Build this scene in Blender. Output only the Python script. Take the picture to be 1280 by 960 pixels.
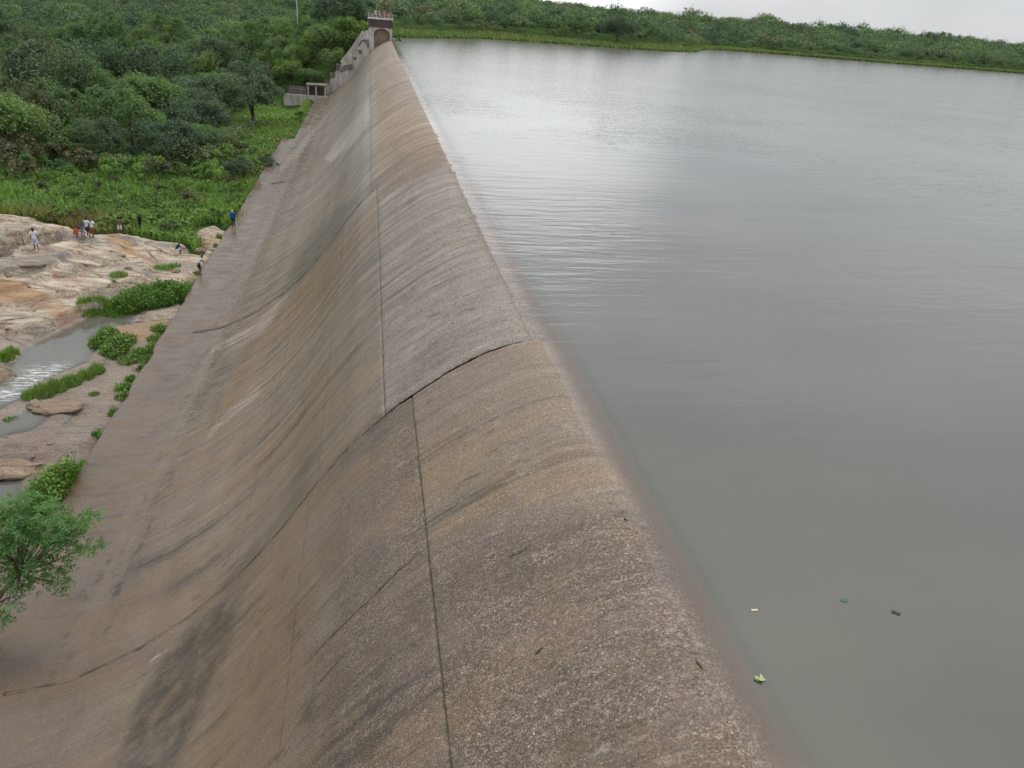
import bpy, bmesh, math, random
import numpy as np
from mathutils import Matrix, Vector
sc = bpy.context.scene
for o in list(bpy.data.objects): bpy.data.objects.remove(o)
rad = math.radians

# ------------------------------------------------------------------ camera
F, SL, VPX, VPY, CH = 960., 0.083, 462., -6., 9.0
def _rc(x, y): return np.array([(x-640)/F, (480-y)/F, -1.])
_a = _rc(VPX, VPY); _b = _rc(VPX+100, VPY+100*SL)
_up = np.cross(_a, _b); _up /= np.linalg.norm(_up); _up *= np.sign(_up[1])
_Y = _a/np.linalg.norm(_a); _X = np.cross(_Y, _up)
RW = np.array([_X, _Y, _up])                     # world = RW @ cam
cd = bpy.data.cameras.new('camera'); cam = bpy.data.objects.new('camera', cd)
sc.collection.objects.link(cam)
M = Matrix.Identity(4)
for i in range(3):
    for j in range(3): M[i][j] = RW[i, j]
M[2][3] = CH
cam.matrix_world = M
cd.sensor_width = 36; cd.lens = F/1280*36; cd.clip_start = .1; cd.clip_end = 6000
sc.camera = cam

# ------------------------------------------------------------------ world, sun, exposure
W = bpy.data.worlds.new("World"); sc.world = W; W.use_nodes = True
SUN_EL, SUN_AZ = rad(62), rad(40)                 # azimuth from +Y towards +X
def build_world():
    nt = W.node_tree; nt.nodes.clear(); N = nt.nodes.new; L = nt.links.new
    out = N('ShaderNodeOutputWorld'); bg = N('ShaderNodeBackground'); bg.inputs[1].default_value = .1
    sky = N('ShaderNodeTexSky'); sky.sky_type = 'NISHITA'; sky.sun_disc = False
    sky.sun_elevation = SUN_EL; sky.sun_rotation = SUN_AZ
    tc = N('ShaderNodeTexCoord')
    mp = N('ShaderNodeMapping'); mp.inputs['Scale'].default_value = (1.2, 1.2, 3.2)
    no = N('ShaderNodeTexNoise'); no.inputs['Scale'].default_value = 2.2; no.inputs['Detail'].default_value = 6
    no.inputs['Roughness'].default_value = .55
    L(tc.outputs['Generated'], mp.inputs[0]); L(mp.outputs[0], no.inputs['Vector'])
    rp = N('ShaderNodeValToRGB'); e = rp.color_ramp.elements
    e[0].position = .3; e[0].color = (5.2, 5.45, 5.7, 1); e[1].position = .72; e[1].color = (6.8, 7.05, 7.3, 1)
    L(no.outputs['Fac'], rp.inputs[0])
    # a brighter break in the cloud above the far end of the dam
    vd = N('ShaderNodeVectorMath'); vd.operation = 'DOT_PRODUCT'
    d = Vector((.19, .96, .105)).normalized(); vd.inputs[1].default_value = d
    vn = N('ShaderNodeVectorMath'); vn.operation = 'NORMALIZE'
    L(tc.outputs['Generated'], vn.inputs[0]); L(vn.outputs[0], vd.inputs[0])
    mr = N('ShaderNodeMapRange'); mr.interpolation_type = 'SMOOTHSTEP'
    mr.inputs[1].default_value = .976; mr.inputs[2].default_value = 1.0; mr.inputs[3].default_value = 0; mr.inputs[4].default_value = 6.5
    L(vd.outputs['Value'], mr.inputs[0])
    ad = N('ShaderNodeMix'); ad.data_type = 'RGBA'; ad.blend_type = 'ADD'; ad.inputs[0].default_value = 1
    L(rp.outputs[0], ad.inputs[6]); L(mr.outputs[0], ad.inputs[7])
    sz = N('ShaderNodeSeparateXYZ'); L(vn.outputs[0], sz.inputs[0])
    zr = N('ShaderNodeMapRange'); zr.inputs[1].default_value = 0; zr.inputs[2].default_value = .8; zr.inputs[3].default_value = .80; zr.inputs[4].default_value = 1.5; L(sz.outputs[2], zr.inputs[0])
    zm = N('ShaderNodeMix'); zm.data_type = 'RGBA'; zm.blend_type = 'MULTIPLY'; zm.inputs[0].default_value = 1; L(ad.outputs[2], zm.inputs[6]); L(zr.outputs[0], zm.inputs[7])
    mx = N('ShaderNodeMix'); mx.data_type = 'RGBA'; mx.inputs[0].default_value = .9
    L(sky.outputs[0], mx.inputs[6]); L(zm.outputs[2], mx.inputs[7])
    L(mx.outputs[2], bg.inputs[0]); L(bg.outputs[0], out.inputs[0])
build_world()
sd = bpy.data.lights.new('sun', 'SUN'); sd.energy = 1.5; sd.angle = rad(26); sd.color = (1, .96, .9)
so = bpy.data.objects.new('sun', sd); sc.collection.objects.link(so)
sv = Vector((math.sin(SUN_AZ)*math.cos(SUN_EL), math.cos(SUN_AZ)*math.cos(SUN_EL), math.sin(SUN_EL)))
so.rotation_euler = sv.to_track_quat('Z', 'Y').to_euler(); so.location = (0, 0, 60)
vs = sc.view_settings; vs.view_transform = 'Standard'; vs.look = 'None'; vs.gamma = 1; vs.exposure = 0.41
vs.use_curve_mapping = False
sc.render.engine = 'CYCLES'; sc.cycles.use_denoising = True; sc.cycles.denoising_prefilter = 'FAST'
sc.cycles.use_adaptive_sampling = True; sc.cycles.adaptive_threshold = .02; sc.cycles.max_bounces = 4; sc.cycles.diffuse_bounces = 2; sc.cycles.glossy_bounces = 2
sc.cycles.transmission_bounces = 2; sc.cycles.transparent_max_bounces = 6; sc.cycles.volume_bounces = 0

# ------------------------------------------------------------------ helpers
def ray(x, y): return RW @ _rc(x, y)
def at_y(x, y, Y0):
    d = ray(x, y); q = Y0/d[1]*d; return np.array([q[0], q[1], q[2]+CH])
def at_z(x, y, Z0):
    d = ray(x, y); q = (Z0-CH)/d[2]*d; return np.array([q[0], q[1], Z0])
def project(P):
    c = (np.asarray(P, float)-np.array([0, 0, CH])) @ RW
    return np.stack([640+F*c[..., 0]/-c[..., 2], 480-F*c[..., 1]/-c[..., 2]], -1), -c[..., 2]
def link(o): sc.collection.objects.link(o); return o
def tag(o, label=None, cat=None, group=None, kind=None):
    if label: o['label'] = label
    if cat: o['category'] = cat
    if group: o['group'] = group
    if kind: o['kind'] = kind
    return o
def empty(name, loc, rz=0):
    o = bpy.data.objects.new(name, None); o.location = loc; o.rotation_euler = (0, 0, rz); o.empty_display_size = .3
    return link(o)
def npmesh(name, V, faces, mat=None, k=None, smooth=False, attrs=None, uv=None, midx=None):
    """V (n,3); faces (m,k) int array."""
    me = bpy.data.meshes.new(name); V = np.asarray(V, np.float32); faces = np.asarray(faces, np.int32)
    m, k = faces.shape
    me.vertices.add(len(V)); me.vertices.foreach_set('co', V.ravel())
    me.loops.add(m*k); me.loops.foreach_set('vertex_index', faces.ravel())
    me.polygons.add(m); me.polygons.foreach_set('loop_start', np.arange(0, m*k, k, dtype=np.int32))
    me.polygons.foreach_set('loop_total', np.full(m, k, np.int32))
    if midx is not None: me.polygons.foreach_set('material_index', np.asarray(midx, np.int32))
    me.update(calc_edges=True); me.validate()
    if smooth: me.polygons.foreach_set('use_smooth', np.ones(m, bool))
    for nm, (dom, arr) in (attrs or {}).items():
        a = me.attributes.new(nm, 'FLOAT', dom); a.data.foreach_set('value', np.asarray(arr, np.float32))
    if uv is not None:
        l = me.uv_layers.new(name='UVMap'); l.data.foreach_set('uv', np.asarray(uv, np.float32)[faces.ravel()].ravel())
    for mm in ([mat] if not isinstance(mat, (list, tuple)) else mat):
        if mm: me.materials.append(mm)
    return me
def nobj(name, me, parent=None, loc=None):
    o = link(bpy.data.objects.new(name, me))
    if parent: o.parent = parent
    if loc is not None: o.location = loc
    return o
def gridfaces(nu, nv):
    i = np.arange(nu-1)[:, None]*nv+np.arange(nv-1)[None, :]
    return np.stack([i, i+nv, i+nv+1, i+1], -1).reshape(-1, 4)
class MB:
    def __init__(s): s.v = []; s.f = []
    def box(s, x0, x1, y0, y1, z0, z1):
        n = len(s.v); s.v += [(x, y, z) for z in (z0, z1) for y in (y0, y1) for x in (x0, x1)]
        s.f += [tuple(n+i for i in q) for q in ((0, 2, 3, 1), (4, 5, 7, 6), (0, 1, 5, 4), (2, 6, 7, 3), (0, 4, 6, 2), (1, 3, 7, 5))]
        return s
    def tube(s, pts, rs, n=8, cap=True):
        pts = [Vector(p) for p in pts]; base = len(s.v)
        if not hasattr(rs, '__len__'): rs = [rs]*len(pts)
        for i, p in enumerate(pts):
            t = (pts[min(i+1, len(pts)-1)]-pts[max(i-1, 0)]).normalized()
            a = t.orthogonal().normalized() if i == 0 else (a-t*a.dot(t)).normalized()
            b = t.cross(a)
            for k in range(n):
                w = 2*math.pi*k/n; s.v.append(tuple(p+(a*math.cos(w)+b*math.sin(w))*rs[i]))
        for i in range(len(pts)-1):
            for k in range(n):
                q = base+i*n; s.f.append((q+k, q+(k+1) % n, q+n+(k+1) % n, q+n+k))
        if cap:
            s.f.append(tuple(base+k for k in range(n))[::-1]); q = base+(len(pts)-1)*n; s.f.append(tuple(q+k for k in range(n)))
        return s
    def prism(s, poly, y0, y1):
        """polygon in xz extruded along y"""
        n = len(s.v); m = len(poly)
        s.v += [(x, y0, z) for x, z in poly]+[(x, y1, z) for x, z in poly]
        s.f.append(tuple(range(n, n+m))); s.f.append(tuple(range(n+2*m-1, n+m-1, -1)))
        for i in range(m): s.f.append((n+i, n+m+i, n+m+(i+1) % m, n+(i+1) % m))
        return s
    def mesh(s, name, mat, bevel=0, smooth=False):
        me = bpy.data.meshes.new(name); me.from_pydata(s.v, [], s.f)
        bm = bmesh.new(); bm.from_mesh(me); bmesh.ops.recalc_face_normals(bm, faces=bm.faces)
        if bevel: bmesh.ops.bevel(bm, geom=list(bm.edges), offset=bevel, segments=1, affect='EDGES', clamp_overlap=True)
        bm.to_mesh(me); bm.free()
        if smooth:
            for p in me.polygons: p.use_smooth = True
        me.materials.append(mat); return me
    def build(s, name, mat, parent=None, bevel=0, smooth=False, loc=None):
        return nobj(name, s.mesh(name, mat, bevel, smooth), parent, loc)

def _h(ix, iy, seed):
    n = (ix.astype(np.int64)*374761393+iy.astype(np.int64)*668265263+seed*974711) & 0x7fffffff
    n = ((n ^ (n >> 13))*1274126177) & 0x7fffffff
    return ((n ^ (n >> 16)) & 0xffff)/65535.
def vnoise(x, y, seed=0):
    x = np.asarray(x, float); y = np.asarray(y, float)
    ix = np.floor(x); iy = np.floor(y); fx = x-ix; fy = y-iy
    ix = ix.astype(np.int64); iy = iy.astype(np.int64)
    u = fx*fx*(3-2*fx); v = fy*fy*(3-2*fy)
    a = _h(ix, iy, seed); b = _h(ix+1, iy, seed); c = _h(ix, iy+1, seed); d = _h(ix+1, iy+1, seed)
    return (a*(1-u)+b*u)*(1-v)+(c*(1-u)+d*u)*v
def fbm(x, y, oct=4, seed=0, gain=.5):
    s = 0; a = 1; t = 0
    for i in range(oct):
        s = s+a*vnoise(x*2**i, y*2**i, seed+i*17); t += a; a *= gain
    return s/t-.5
def sstep(a, b, x): t = np.clip((x-a)/(b-a), 0, 1); return t*t*(3-2*t)
def inpoly(px, py, poly):
    r = np.zeros(px.shape, bool); n = len(poly)
    for i in range(n):
        x0, y0 = poly[i]; x1, y1 = poly[(i+1) % n]
        if y0 == y1: continue
        c = ((y0 > py) != (y1 > py)) & (px < (x1-x0)*(py-y0)/(y1-y0)+x0)
        r ^= c
    return r
def polydist(px, py, poly):
    d = np.full(px.shape, 1e9)
    for i in range(len(poly)):
        x0, y0 = poly[i]; x1, y1 = poly[(i+1) % len(poly)]
        dx, dy = x1-x0, y1-y0; t = np.clip(((px-x0)*dx+(py-y0)*dy)/(dx*dx+dy*dy+1e-9), 0, 1)
        d = np.minimum(d, np.hypot(px-x0-t*dx, py-y0-t*dy))
    return np.where(inpoly(px, py, poly), d, -d)

# ------------------------------------------------------------------ node helper
class Mat:
    def __init__(s, name):
        s.m = bpy.data.materials.new(name); s.m.use_nodes = True; s.nt = s.m.node_tree; s.nt.nodes.clear()
        s.out = s.N('ShaderNodeOutputMaterial')
    def N(s, t): return s.nt.nodes.new(t)
    def L(s, a, b): s.nt.links.new(a, b)
    def put(s, inp, v):
        if v is None: return
        if hasattr(v, 'is_output') or isinstance(v, bpy.types.NodeSocket): s.L(v, inp)
        else:
            if isinstance(v, (tuple, list)) and len(v) == 3 and inp.type == 'RGBA': v = (*v, 1)
            elif inp.type == 'RGBA' and not isinstance(v, (tuple, list)): v = (v, v, v, 1)
            inp.default_value = v
    def math(s, op, a, b=None, c=None, clamp=False):
        n = s.N('ShaderNodeMath'); n.operation = op; n.use_clamp = clamp
        for i, v in enumerate((a, b, c)): s.put(n.inputs[i], v)
        return n.outputs[0]
    def mul(s, a, b): return s.math('MULTIPLY', a, b)
    def add(s, a, b): return s.math('ADD', a, b)
    def rng(s, v, a, b, c=0., d=1., smooth=True):
        n = s.N('ShaderNodeMapRange'); n.interpolation_type = 'SMOOTHSTEP' if smooth else 'LINEAR'
        for i, q in enumerate((v, a, b, c, d)): s.put(n.inputs[i], q)
        return n.outputs[0]
    def mix(s, f, a, b, mode='MIX'):
        n = s.N('ShaderNodeMix'); n.data_type = 'RGBA'; n.blend_type = mode
        s.put(n.inputs[0], f); s.put(n.inputs[6], a); s.put(n.inputs[7], b); return n.outputs[2]
    def ramp(s, f, stops):
        n = s.N('ShaderNodeValToRGB'); e = n.color_ramp.elements
        while len(e) < len(stops): e.new(.5)
        for q, (p, c) in zip(e, stops): q.position = p; q.color = (*c, 1)
        s.put(n.inputs[0], f); return n.outputs[0]
    def vec(s, x, y, z=0.):
        n = s.N('ShaderNodeCombineXYZ')
        for i, q in enumerate((x, y, z)): s.put(n.inputs[i], q)
        return n.outputs[0]
    def sep(s, v):
        n = s.N('ShaderNodeSeparateXYZ'); s.L(v, n.inputs[0]); return n.outputs
    def noise(s, v, scale=1., detail=4., rough=.5, dist=0.):
        n = s.N('ShaderNodeTexNoise'); s.put(n.inputs['Vector'], v)
        s.put(n.inputs['Scale'], scale); s.put(n.inputs['Detail'], detail); s.put(n.inputs['Roughness'], rough); s.put(n.inputs['Distortion'], dist)
        return n.outputs['Fac']
    def voro(s, v, scale=1., feature='F1', out='Distance'):
        n = s.N('ShaderNodeTexVoronoi'); n.feature = feature; s.put(n.inputs['Vector'], v); s.put(n.inputs['Scale'], scale)
        return n.outputs[out]
    def attr(s, name):
        n = s.N('ShaderNodeAttribute'); n.attribute_name = name; return n.outputs['Fac']
    def pos(s): return s.N('ShaderNodeNewGeometry').outputs['Position']
    def objrand(s): return s.N('ShaderNodeObjectInfo').outputs['Random']
    def bump(s, h, strength=.5, dist=.1, normal=None):
        n = s.N('ShaderNodeBump'); n.inputs['Strength'].default_value = strength; n.inputs['Distance'].default_value = dist
        s.put(n.inputs['Height'], h); s.put(n.inputs['Normal'], normal); return n.outputs[0]
    def bsdf(s, col, rough=.6, normal=None, spec=.5, **kw):
        n = s.N('ShaderNodeBsdfPrincipled'); s.put(n.inputs['Base Color'], col); s.put(n.inputs['Roughness'], rough)
        s.put(n.inputs['Specular IOR Level'], spec); s.put(n.inputs['Normal'], normal)
        for k, v in kw.items(): s.put(n.inputs[k], v)
        return n.outputs[0]
    def done(s, sh): s.L(sh, s.out.inputs[0]); return s.m

def simple(name, col, rough=.7, var=.25, scale=6., spec=.3, bump=.0):
    m = Mat(name); p = m.pos(); n = m.noise(p, scale, 5)
    c = m.mix(n, tuple(x*(1-var) for x in col), tuple(min(1, x*(1+var)) for x in col))
    return m.done(m.bsdf(c, rough, m.bump(n, bump, .05) if bump else None, spec))
def foliage(name, lo, hi, trans=.36, accent=None):
    m = Mat(name); r = m.objrand(); t = m.attr('tint')
    c = m.mix(r, lo, hi)
    if accent: c = m.mix(m.rng(m.attr('kind'), .5, 1.), c, accent)
    c = m.mix(1., c, m.ramp(t, [(0, (.66, .70, .70)), (.5, (1, 1, 1)), (1, (1.55, 1.42, 1.05))]), 'MULTIPLY')
    b = m.bsdf(c, .55, None, .25)
    tr = m.N('ShaderNodeBsdfTranslucent'); m.put(tr.inputs[0], m.mix(1., c, (1.3, 1.4, .6), 'MULTIPLY'))
    mx = m.N('ShaderNodeMixShader'); mx.inputs[0].default_value = trans
    m.L(b, mx.inputs[1]); m.L(tr.outputs[0], mx.inputs[2]); return m.done(mx.outputs[0])

# ------------------------------------------------------------------ dam profile
PR = np.array([(-14.3, -13.1), (-12.45, -13.1), (-11.7, -13.02), (-10.0, -12.6), (-7.8, -11.4), (-6.17, -10.2), (-5.18, -9.3), (-4.19, -8.25),
               (-2.99, -6.75), (-1.9, -5.15), (-.63, -3.5), (.35, -2.52), (1.2, -1.85), (2.27, -1.06), (3.22, -.5), (4.17, -.09), (4.7, .035),
               (5.0, .022), (5.25, -.012), (5.6, -.14), (5.9, -.4), (6.2, -.9), (6.45, -1.9), (6.6, -4.), (7.0, -14.)])
_d = np.r_[0, np.cumsum(np.hypot(*np.diff(PR, axis=0).T))]
def resample(step=.02):
    s = np.arange(0, _d[-1], step); x = np.interp(s, _d, PR[:, 0]); z = np.interp(s, _d, PR[:, 1])
    k = np.exp(-.5*(np.arange(-40, 41)*step/.2)**2); k /= k.sum()
    xp = np.convolve(np.pad(x, 40, 'edge'), k, 'valid'); zp = np.convolve(np.pad(z, 40, 'edge'), k, 'valid')
    xp[0] = PR[0, 0]; zp[0] = PR[0, 1]
    return xp, zp
PX, PZ = resample(); PS = np.r_[0, np.cumsum(np.hypot(np.diff(PX), np.diff(PZ)))]
crest_i = int(np.argmax(PZ)); S_CREST = PS[crest_i]
def s_of_x(x): return float(np.interp(x, PX[:crest_i+40], PS[:crest_i+40]))
def dam_z(x): return np.interp(x, PX, PZ)

# ------------------------------------------------------------------ ground heights (control points: pixel of a visible spot and its elevation)
_cp = [(235, 385, -13.75), (200, 440, -13.75), (135, 540, -13.75), (100, 620, -13.7), (60, 430, -14.1), (20, 470, -14.2), (10, 520, -14.2),
       (150, 395, -14.0), (60, 370, -13.1), (0, 400, -12.9), (0, 440, -13.4), (20, 340, -11.5), (47, 314, -10.5), (0, 330, -11.1), (120, 300, -11.4),
       (150, 330, -12.1), (200, 322, -12.9), (215, 345, -13.5), (100, 350, -12.5), (170, 300, -12.3), (220, 318, -13.), (0, 290, -9.8), (40, 280, -10.1),
       (0, 270, -9.9), (60, 520, -14.), (80, 560, -13.9), (30, 600, -13.9), (0, 650, -14), (250, 300, -13.3), (275, 290, -13.3), (150, 265, -12.4),
       (250, 255, -13), (318, 250, -13.2), (50, 245, -11.2), (0, 245, -10.8), (0, 220, -11.2), (100, 215, -12.5), (250, 215, -13.2), (332, 200, -13.3),
       (330, 160, -13.5), (390, 145, -13.2), (300, 180, -13.5), (0, 800, -14)]
CP = np.array([at_z(*c) for c in _cp]+[(-15, 194, -14.2), (-30, 190, -13.5), (-60, 160, -12.5), (-100, 140, -11.5), (-160, 160, -11), (-12, 187, -15.6), (-18, 187, -15.6), (-25, 187, -15.2), (-12, 176, -14.6), (-18, 173, -14.6), (-24, 178, -14.6), (-60, 260, -11), (-120, 300, -9),
                                       (-20, 240, -8), (-200, 100, -10), (-14.5, 10, -14), (-40, 10, -14), (-80, 30, -12), (-80, 80, -10.5), (-14.3, 110, -13.35), (-14, 130, -13.3), (-13.5, 150, -12.9)])
def z_valley(x, y):
    x = np.asarray(x, float); y = np.asarray(y, float); sh = x.shape
    q = np.stack([x.ravel(), y.ravel()], -1); w = np.zeros(len(q)); z = np.zeros(len(q))
    for c in CP:
        r2 = (q[:, 0]-c[0])**2+(q[:, 1]-c[1])**2
        k = 1/(r2+4.)**1.6; w += k; z += k*c[2]
    return (z/w).reshape(sh)
SHORE = np.array([(-400, 214), (-30, 206), (4, 212), (10, 218), (34, 247), (55, 251), (75, 251), (92, 255), (108, 268), (120, 292), (130, 306), (146, 312), (172, 311), (205, 307),
                  (270, 305), (340, 318), (500, 360), (900, 520), (3000, 1500)], float)
def y_shore(x): return np.interp(x, SHORE[:, 0], SHORE[:, 1])+2.2*fbm(np.asarray(x)*.06, np.asarray(x)*0, 3, 5)
def z_ground(x, y):
    x = np.asarray(x, float); y = np.asarray(y, float)
    sdist = y-y_shore(x)
    far = np.clip(.09*sdist, -4.5, 1.6)+sstep(20, 260, sdist)*(1.2+7.5*sstep(95, -30, x))+1.2*sstep(20, 80, sdist)*fbm(x*.012, y*.012, 3, 9)
    far = np.where(sdist > 300, far-sstep(300, 1500, sdist)*2.0, far)
    val = z_valley(x, y)+sstep(230, 700, y)*14
    t = sstep(-32, 0, x)*sstep(185, 215, y)
    left = val*(1-t)+far*t
    z = np.where(x > 1, np.where(y > 190, far, -14.5+sstep(1, 9, x)*10.), left)
    under = (y < 198) & (x > -14.2) & (x < 7)
    zd = np.minimum(dam_z(np.clip(x, -14.3, 7))-.8, z)
    toe = sstep(118, 150, y)*sstep(-12.2, -13.4, x)          # soil lapping over the toe at the far end
    z = np.where(under, zd*(1-toe)+toe*np.maximum(z, dam_z(np.clip(x, -14.3, 7))+.15), z)
    return z
class HGrid:
    def __init__(s, f, x0, x1, y0, y1, st):
        s.x0, s.y0, s.st = x0, y0, st; s.xs = np.arange(x0, x1+st, st); s.ys = np.arange(y0, y1+st, st)
        s.z = f(*np.meshgrid(s.xs, s.ys, indexing='ij'))
    def __call__(s, x, y):
        u = np.clip((np.asarray(x)-s.x0)/s.st, 0, len(s.xs)-1.001); v = np.clip((np.asarray(y)-s.y0)/s.st, 0, len(s.ys)-1.001); i = u.astype(int); j = v.astype(int); a = u-i; b = v-j
        return (s.z[i, j]*(1-a)+s.z[i+1, j]*a)*(1-b)+(s.z[i, j+1]*(1-a)+s.z[i+1, j+1]*a)*b
GND = HGrid(z_ground, -270, 510, 0, 690, 1.)
def ground_hit(px, py, f=None):
    f = f or (lambda x, y: float(GND(x, y)))
    d = ray(px, py); z = -13.
    for _ in range(40):
        t = (z-CH)/d[2]; z = .5*z+.5*f(t*d[0], t*d[1])
    t = (z-CH)/d[2]; return np.array([t*d[0], t*d[1], f(t*d[0], t*d[1])])

# ------------------------------------------------------------------ materials: setting
def mat_ground():
    m = Mat('ground_cover'); p = m.pos()
    n = m.noise(p, .25, 6, .6); n2 = m.noise(p, 2.5, 6, .7)
    c = m.ramp(m.add(m.mul(n, .6), m.mul(n2, .4)), [(.3, (.025, .045, .014)), (.48, (.055, .10, .025)), (.62, (.09, .145, .036)), (.8, (.15, .15, .07))])
    return m.done(m.bsdf(c, .95, m.bump(n2, .8, .5), .1))
def mat_dam():
    m = Mat('weathered_concrete')
    uvn = m.N('ShaderNodeUVMap'); uvn.uv_map = 'UVMap'; u = m.sep(uvn.outputs[0]); Y, S = u[0], u[1]; P = m.pos()
    sec = m.attr('section'); stain = m.attr('stain'); grey = m.attr('grey'); ochre = m.attr('ochre'); peb = m.attr('pebble'); foam = m.attr('foam'); film = m.attr('film')
    warp = m.mul(m.add(m.noise(m.vec(m.mul(Y, .25), m.mul(S, .35)), 1., 3), -.5), .35)
    Yw = m.add(Y, warp)
    st1 = m.noise(m.vec(m.mul(Yw, 1.9), m.mul(S, .055), sec), 1., 6, .6)      # broad flow streaks
    st2 = m.noise(m.vec(m.mul(Yw, 8.), m.mul(S, .14), sec), 1., 5, .65)
    st3 = m.noise(m.vec(m.mul(Yw, 30.), m.mul(S, .32), sec), 1., 3, .6)
    cl = m.noise(m.vec(m.mul(Y, .3), m.mul(S, .3), sec), 1., 6, .55)
    fine = m.noise(P, 14., 8, .78)
    far = m.rng(Y, 22., 60.); streak0 = m.add(m.mul(st1, .5), m.add(m.mul(st2, .32), m.mul(st3, .18)))
    calm = m.mul(film, .75); streak = m.add(m.mul(m.add(streak0, -.5), m.mul(m.math('SUBTRACT', 1., calm), m.add(1., m.mul(far, 1.9)))), .5)
    mixv = m.add(m.mul(streak, m.rng(peb, 0, 1, .75, .3)), m.add(m.mul(cl, .28), m.mul(fine, .26)))
    base = m.ramp(mixv, [(.40, (.096, .072, .053)), (.52, (.176, .136, .100)), (.62, (.232, .184, .139)), (.78, (.33, .275, .215))])
    oc = m.mul(m.rng(m.noise(m.vec(m.mul(Yw, .55), m.mul(S, .12), 7.), 1., 5), .44, .66), .45)
    base = m.mix(m.math('MAXIMUM', oc, m.mul(ochre, m.rng(streak, .35, .6))), base, m.mix(fine, (.235, .135, .062), (.33, .21, .11)))
    base = m.mix(m.mul(grey, m.rng(m.add(streak, m.mul(fine, .3)), .45, .75, .35, 1.)), base, m.mix(fine, (.27, .245, .22), (.43, .395, .36)))
    # exposed aggregate
    vj = m.N('ShaderNodeTexVoronoi'); vj.inputs['Scale'].default_value = 30.; m.L(P, vj.inputs['Vector'])
    vc = m.sep(vj.outputs['Color'])
    v2 = m.N('ShaderNodeTexVoronoi'); v2.inputs['Scale'].default_value = 17.; m.L(P, v2.inputs['Vector'])
    vc2 = m.sep(v2.outputs['Color'])
    pat = m.rng(m.add(m.noise(P, .8, 5, .6), m.mul(m.noise(P, .25, 3), .5)), .56, .86)
    pmask = m.mul(peb, m.rng(pat, 0, 1, .4, .9))
    stone = m.ramp(vc[0], [(0, (.07, .055, .045)), (.4, (.16, .12, .09)), (.7, (.26, .205, .16)), (.94, (.36, .30, .25)), (1., (.55, .49, .43))])
    base = m.mix(m.mul(pmask, .62), base, stone)
    big = m.math('MULTIPLY', m.math('GREATER_THAN', vc2[1], .92), m.math('LESS_THAN', v2.outputs['Distance'], .33))
    base = m.mix(m.mul(m.mul(big, pmask), .85), base, m.mix(vc2[0], (.3, .25, .2), (.54, .49, .42)))
    # dark algae and damp stains
    sn = m.rng(m.add(m.mul(streak, .55), m.mul(m.noise(P, 1.3, 8, .72), .45)), .40, .58)
    s1 = m.mul(stain, m.rng(sn, 0, 1, .35, 1.))
    s2 = m.mul(m.mul(m.rng(m.add(m.mul(st1, .4), m.add(m.mul(st2, .25), m.mul(cl, .35))), .48, .36), .8), m.rng(S, S_CREST-3.4, S_CREST-.6, 1., .15))
    base = m.mix(m.math('MAXIMUM', m.mul(s1, .9), s2), base, m.mix(fine, (.050, .042, .034), (.085, .078, .06)))
    st4 = m.noise(m.vec(m.mul(Yw, 3.6), m.mul(S, .085), 9.), 1., 5, .62); ff = m.rng(Y, 30., 70.)
    ss = m.add(m.mul(m.add(m.mul(st2, .5), m.mul(st3, .5)), m.math('SUBTRACT', 1., ff)), m.mul(st4, ff)); dry = m.math('SUBTRACT', 1., film)
    base = m.mix(m.mul(m.mul(m.rng(ss, .485, .41), m.rng(cl, .38, .6)), m.mul(m.rng(Y, 18., 55., .2, 1.), dry)), base, (.070, .055, .045))
    base = m.mix(m.mul(m.mul(m.rng(ss, .52, .60), m.rng(cl, .62, .42)), m.mul(m.rng(Y, 18., 60., .1, .95), dry)), base, (.42, .345, .27))
    fl = m.mul(m.rng(m.noise(m.vec(m.mul(Yw, 3.2), m.mul(S, 1.0), 5.), 1., 9, .8), .53, .61), m.rng(m.noise(P, .35, 3), .42, .6))
    base = m.mix(m.mul(m.mul(fl, .75), m.math('SUBTRACT', 1., film)), base, (.070, .058, .046))
    pl = m.mul(m.rng(m.noise(m.vec(m.mul(Yw, 4.), m.mul(S, 1.4), 11.), 1., 9, .82), .545, .63), .5)
    base = m.mix(pl, base, (.36, .30, .25))
    mossy = m.mul(m.attr('moss'), m.rng(m.noise(P, 5., 6, .7), .48, .62))
    base = m.mix(m.mul(mossy, .8), base, (.045, .062, .022))
    base = m.mix(m.mul(m.attr('seam'), m.rng(m.noise(P, 2.5, 5, .7), .3, .55, .25, 1.)), base, (.045, .035, .028))
    # white water running down in threads
    wn = m.rng(m.add(m.add(m.mul(st3, .55), m.mul(st2, .45)), m.mul(m.math('MINIMUM', m.math('MAXIMUM', m.add(foam, -1.), 0.), .55), .10)), .57, .645)
    wm = m.rng(m.noise(m.vec(m.mul(Yw, .8), m.mul(S, .55), 3.), 1., 4, .6), .46, .62)
    white = m.math('MULTIPLY', m.mul(wn, m.math('MAXIMUM', wm, m.rng(foam, 1., 2.6, 0., .8))), foam, clamp=True)
    base = m.mix(m.rng(m.add(S, m.mul(cl, 3.)), S_CREST-1., S_CREST-7.), base, m.mix(1., base, (.80, .765, .73), 'MULTIPLY'))
    grain = m.rng(m.noise(P, 34., 4, .8), .36, .64); hue = m.noise(m.vec(m.mul(Yw, .8), m.mul(S, .35), 21.), 1., 6, .65)
    base = m.mix(m.mul(m.rng(hue, .5, .62), .22), base, m.mix(fine, (.135, .105, .100), (.235, .190, .178)))
    base = m.mix(1., base, m.mix(grain, (.66, .66, .67), (1.36, 1.35, 1.33)), 'MULTIPLY')
    white = m.math('MAXIMUM', white, m.mul(m.rng(foam, 1.9, 3.), m.rng(m.add(m.mul(st4, m.rng(Y, 25., 60., .3, .8)), m.mul(st2, m.rng(Y, 25., 60., .7, .2))), .49, .57)))
    base = m.mix(m.mul(white, .8), base, (.62, .55, .48))
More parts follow.
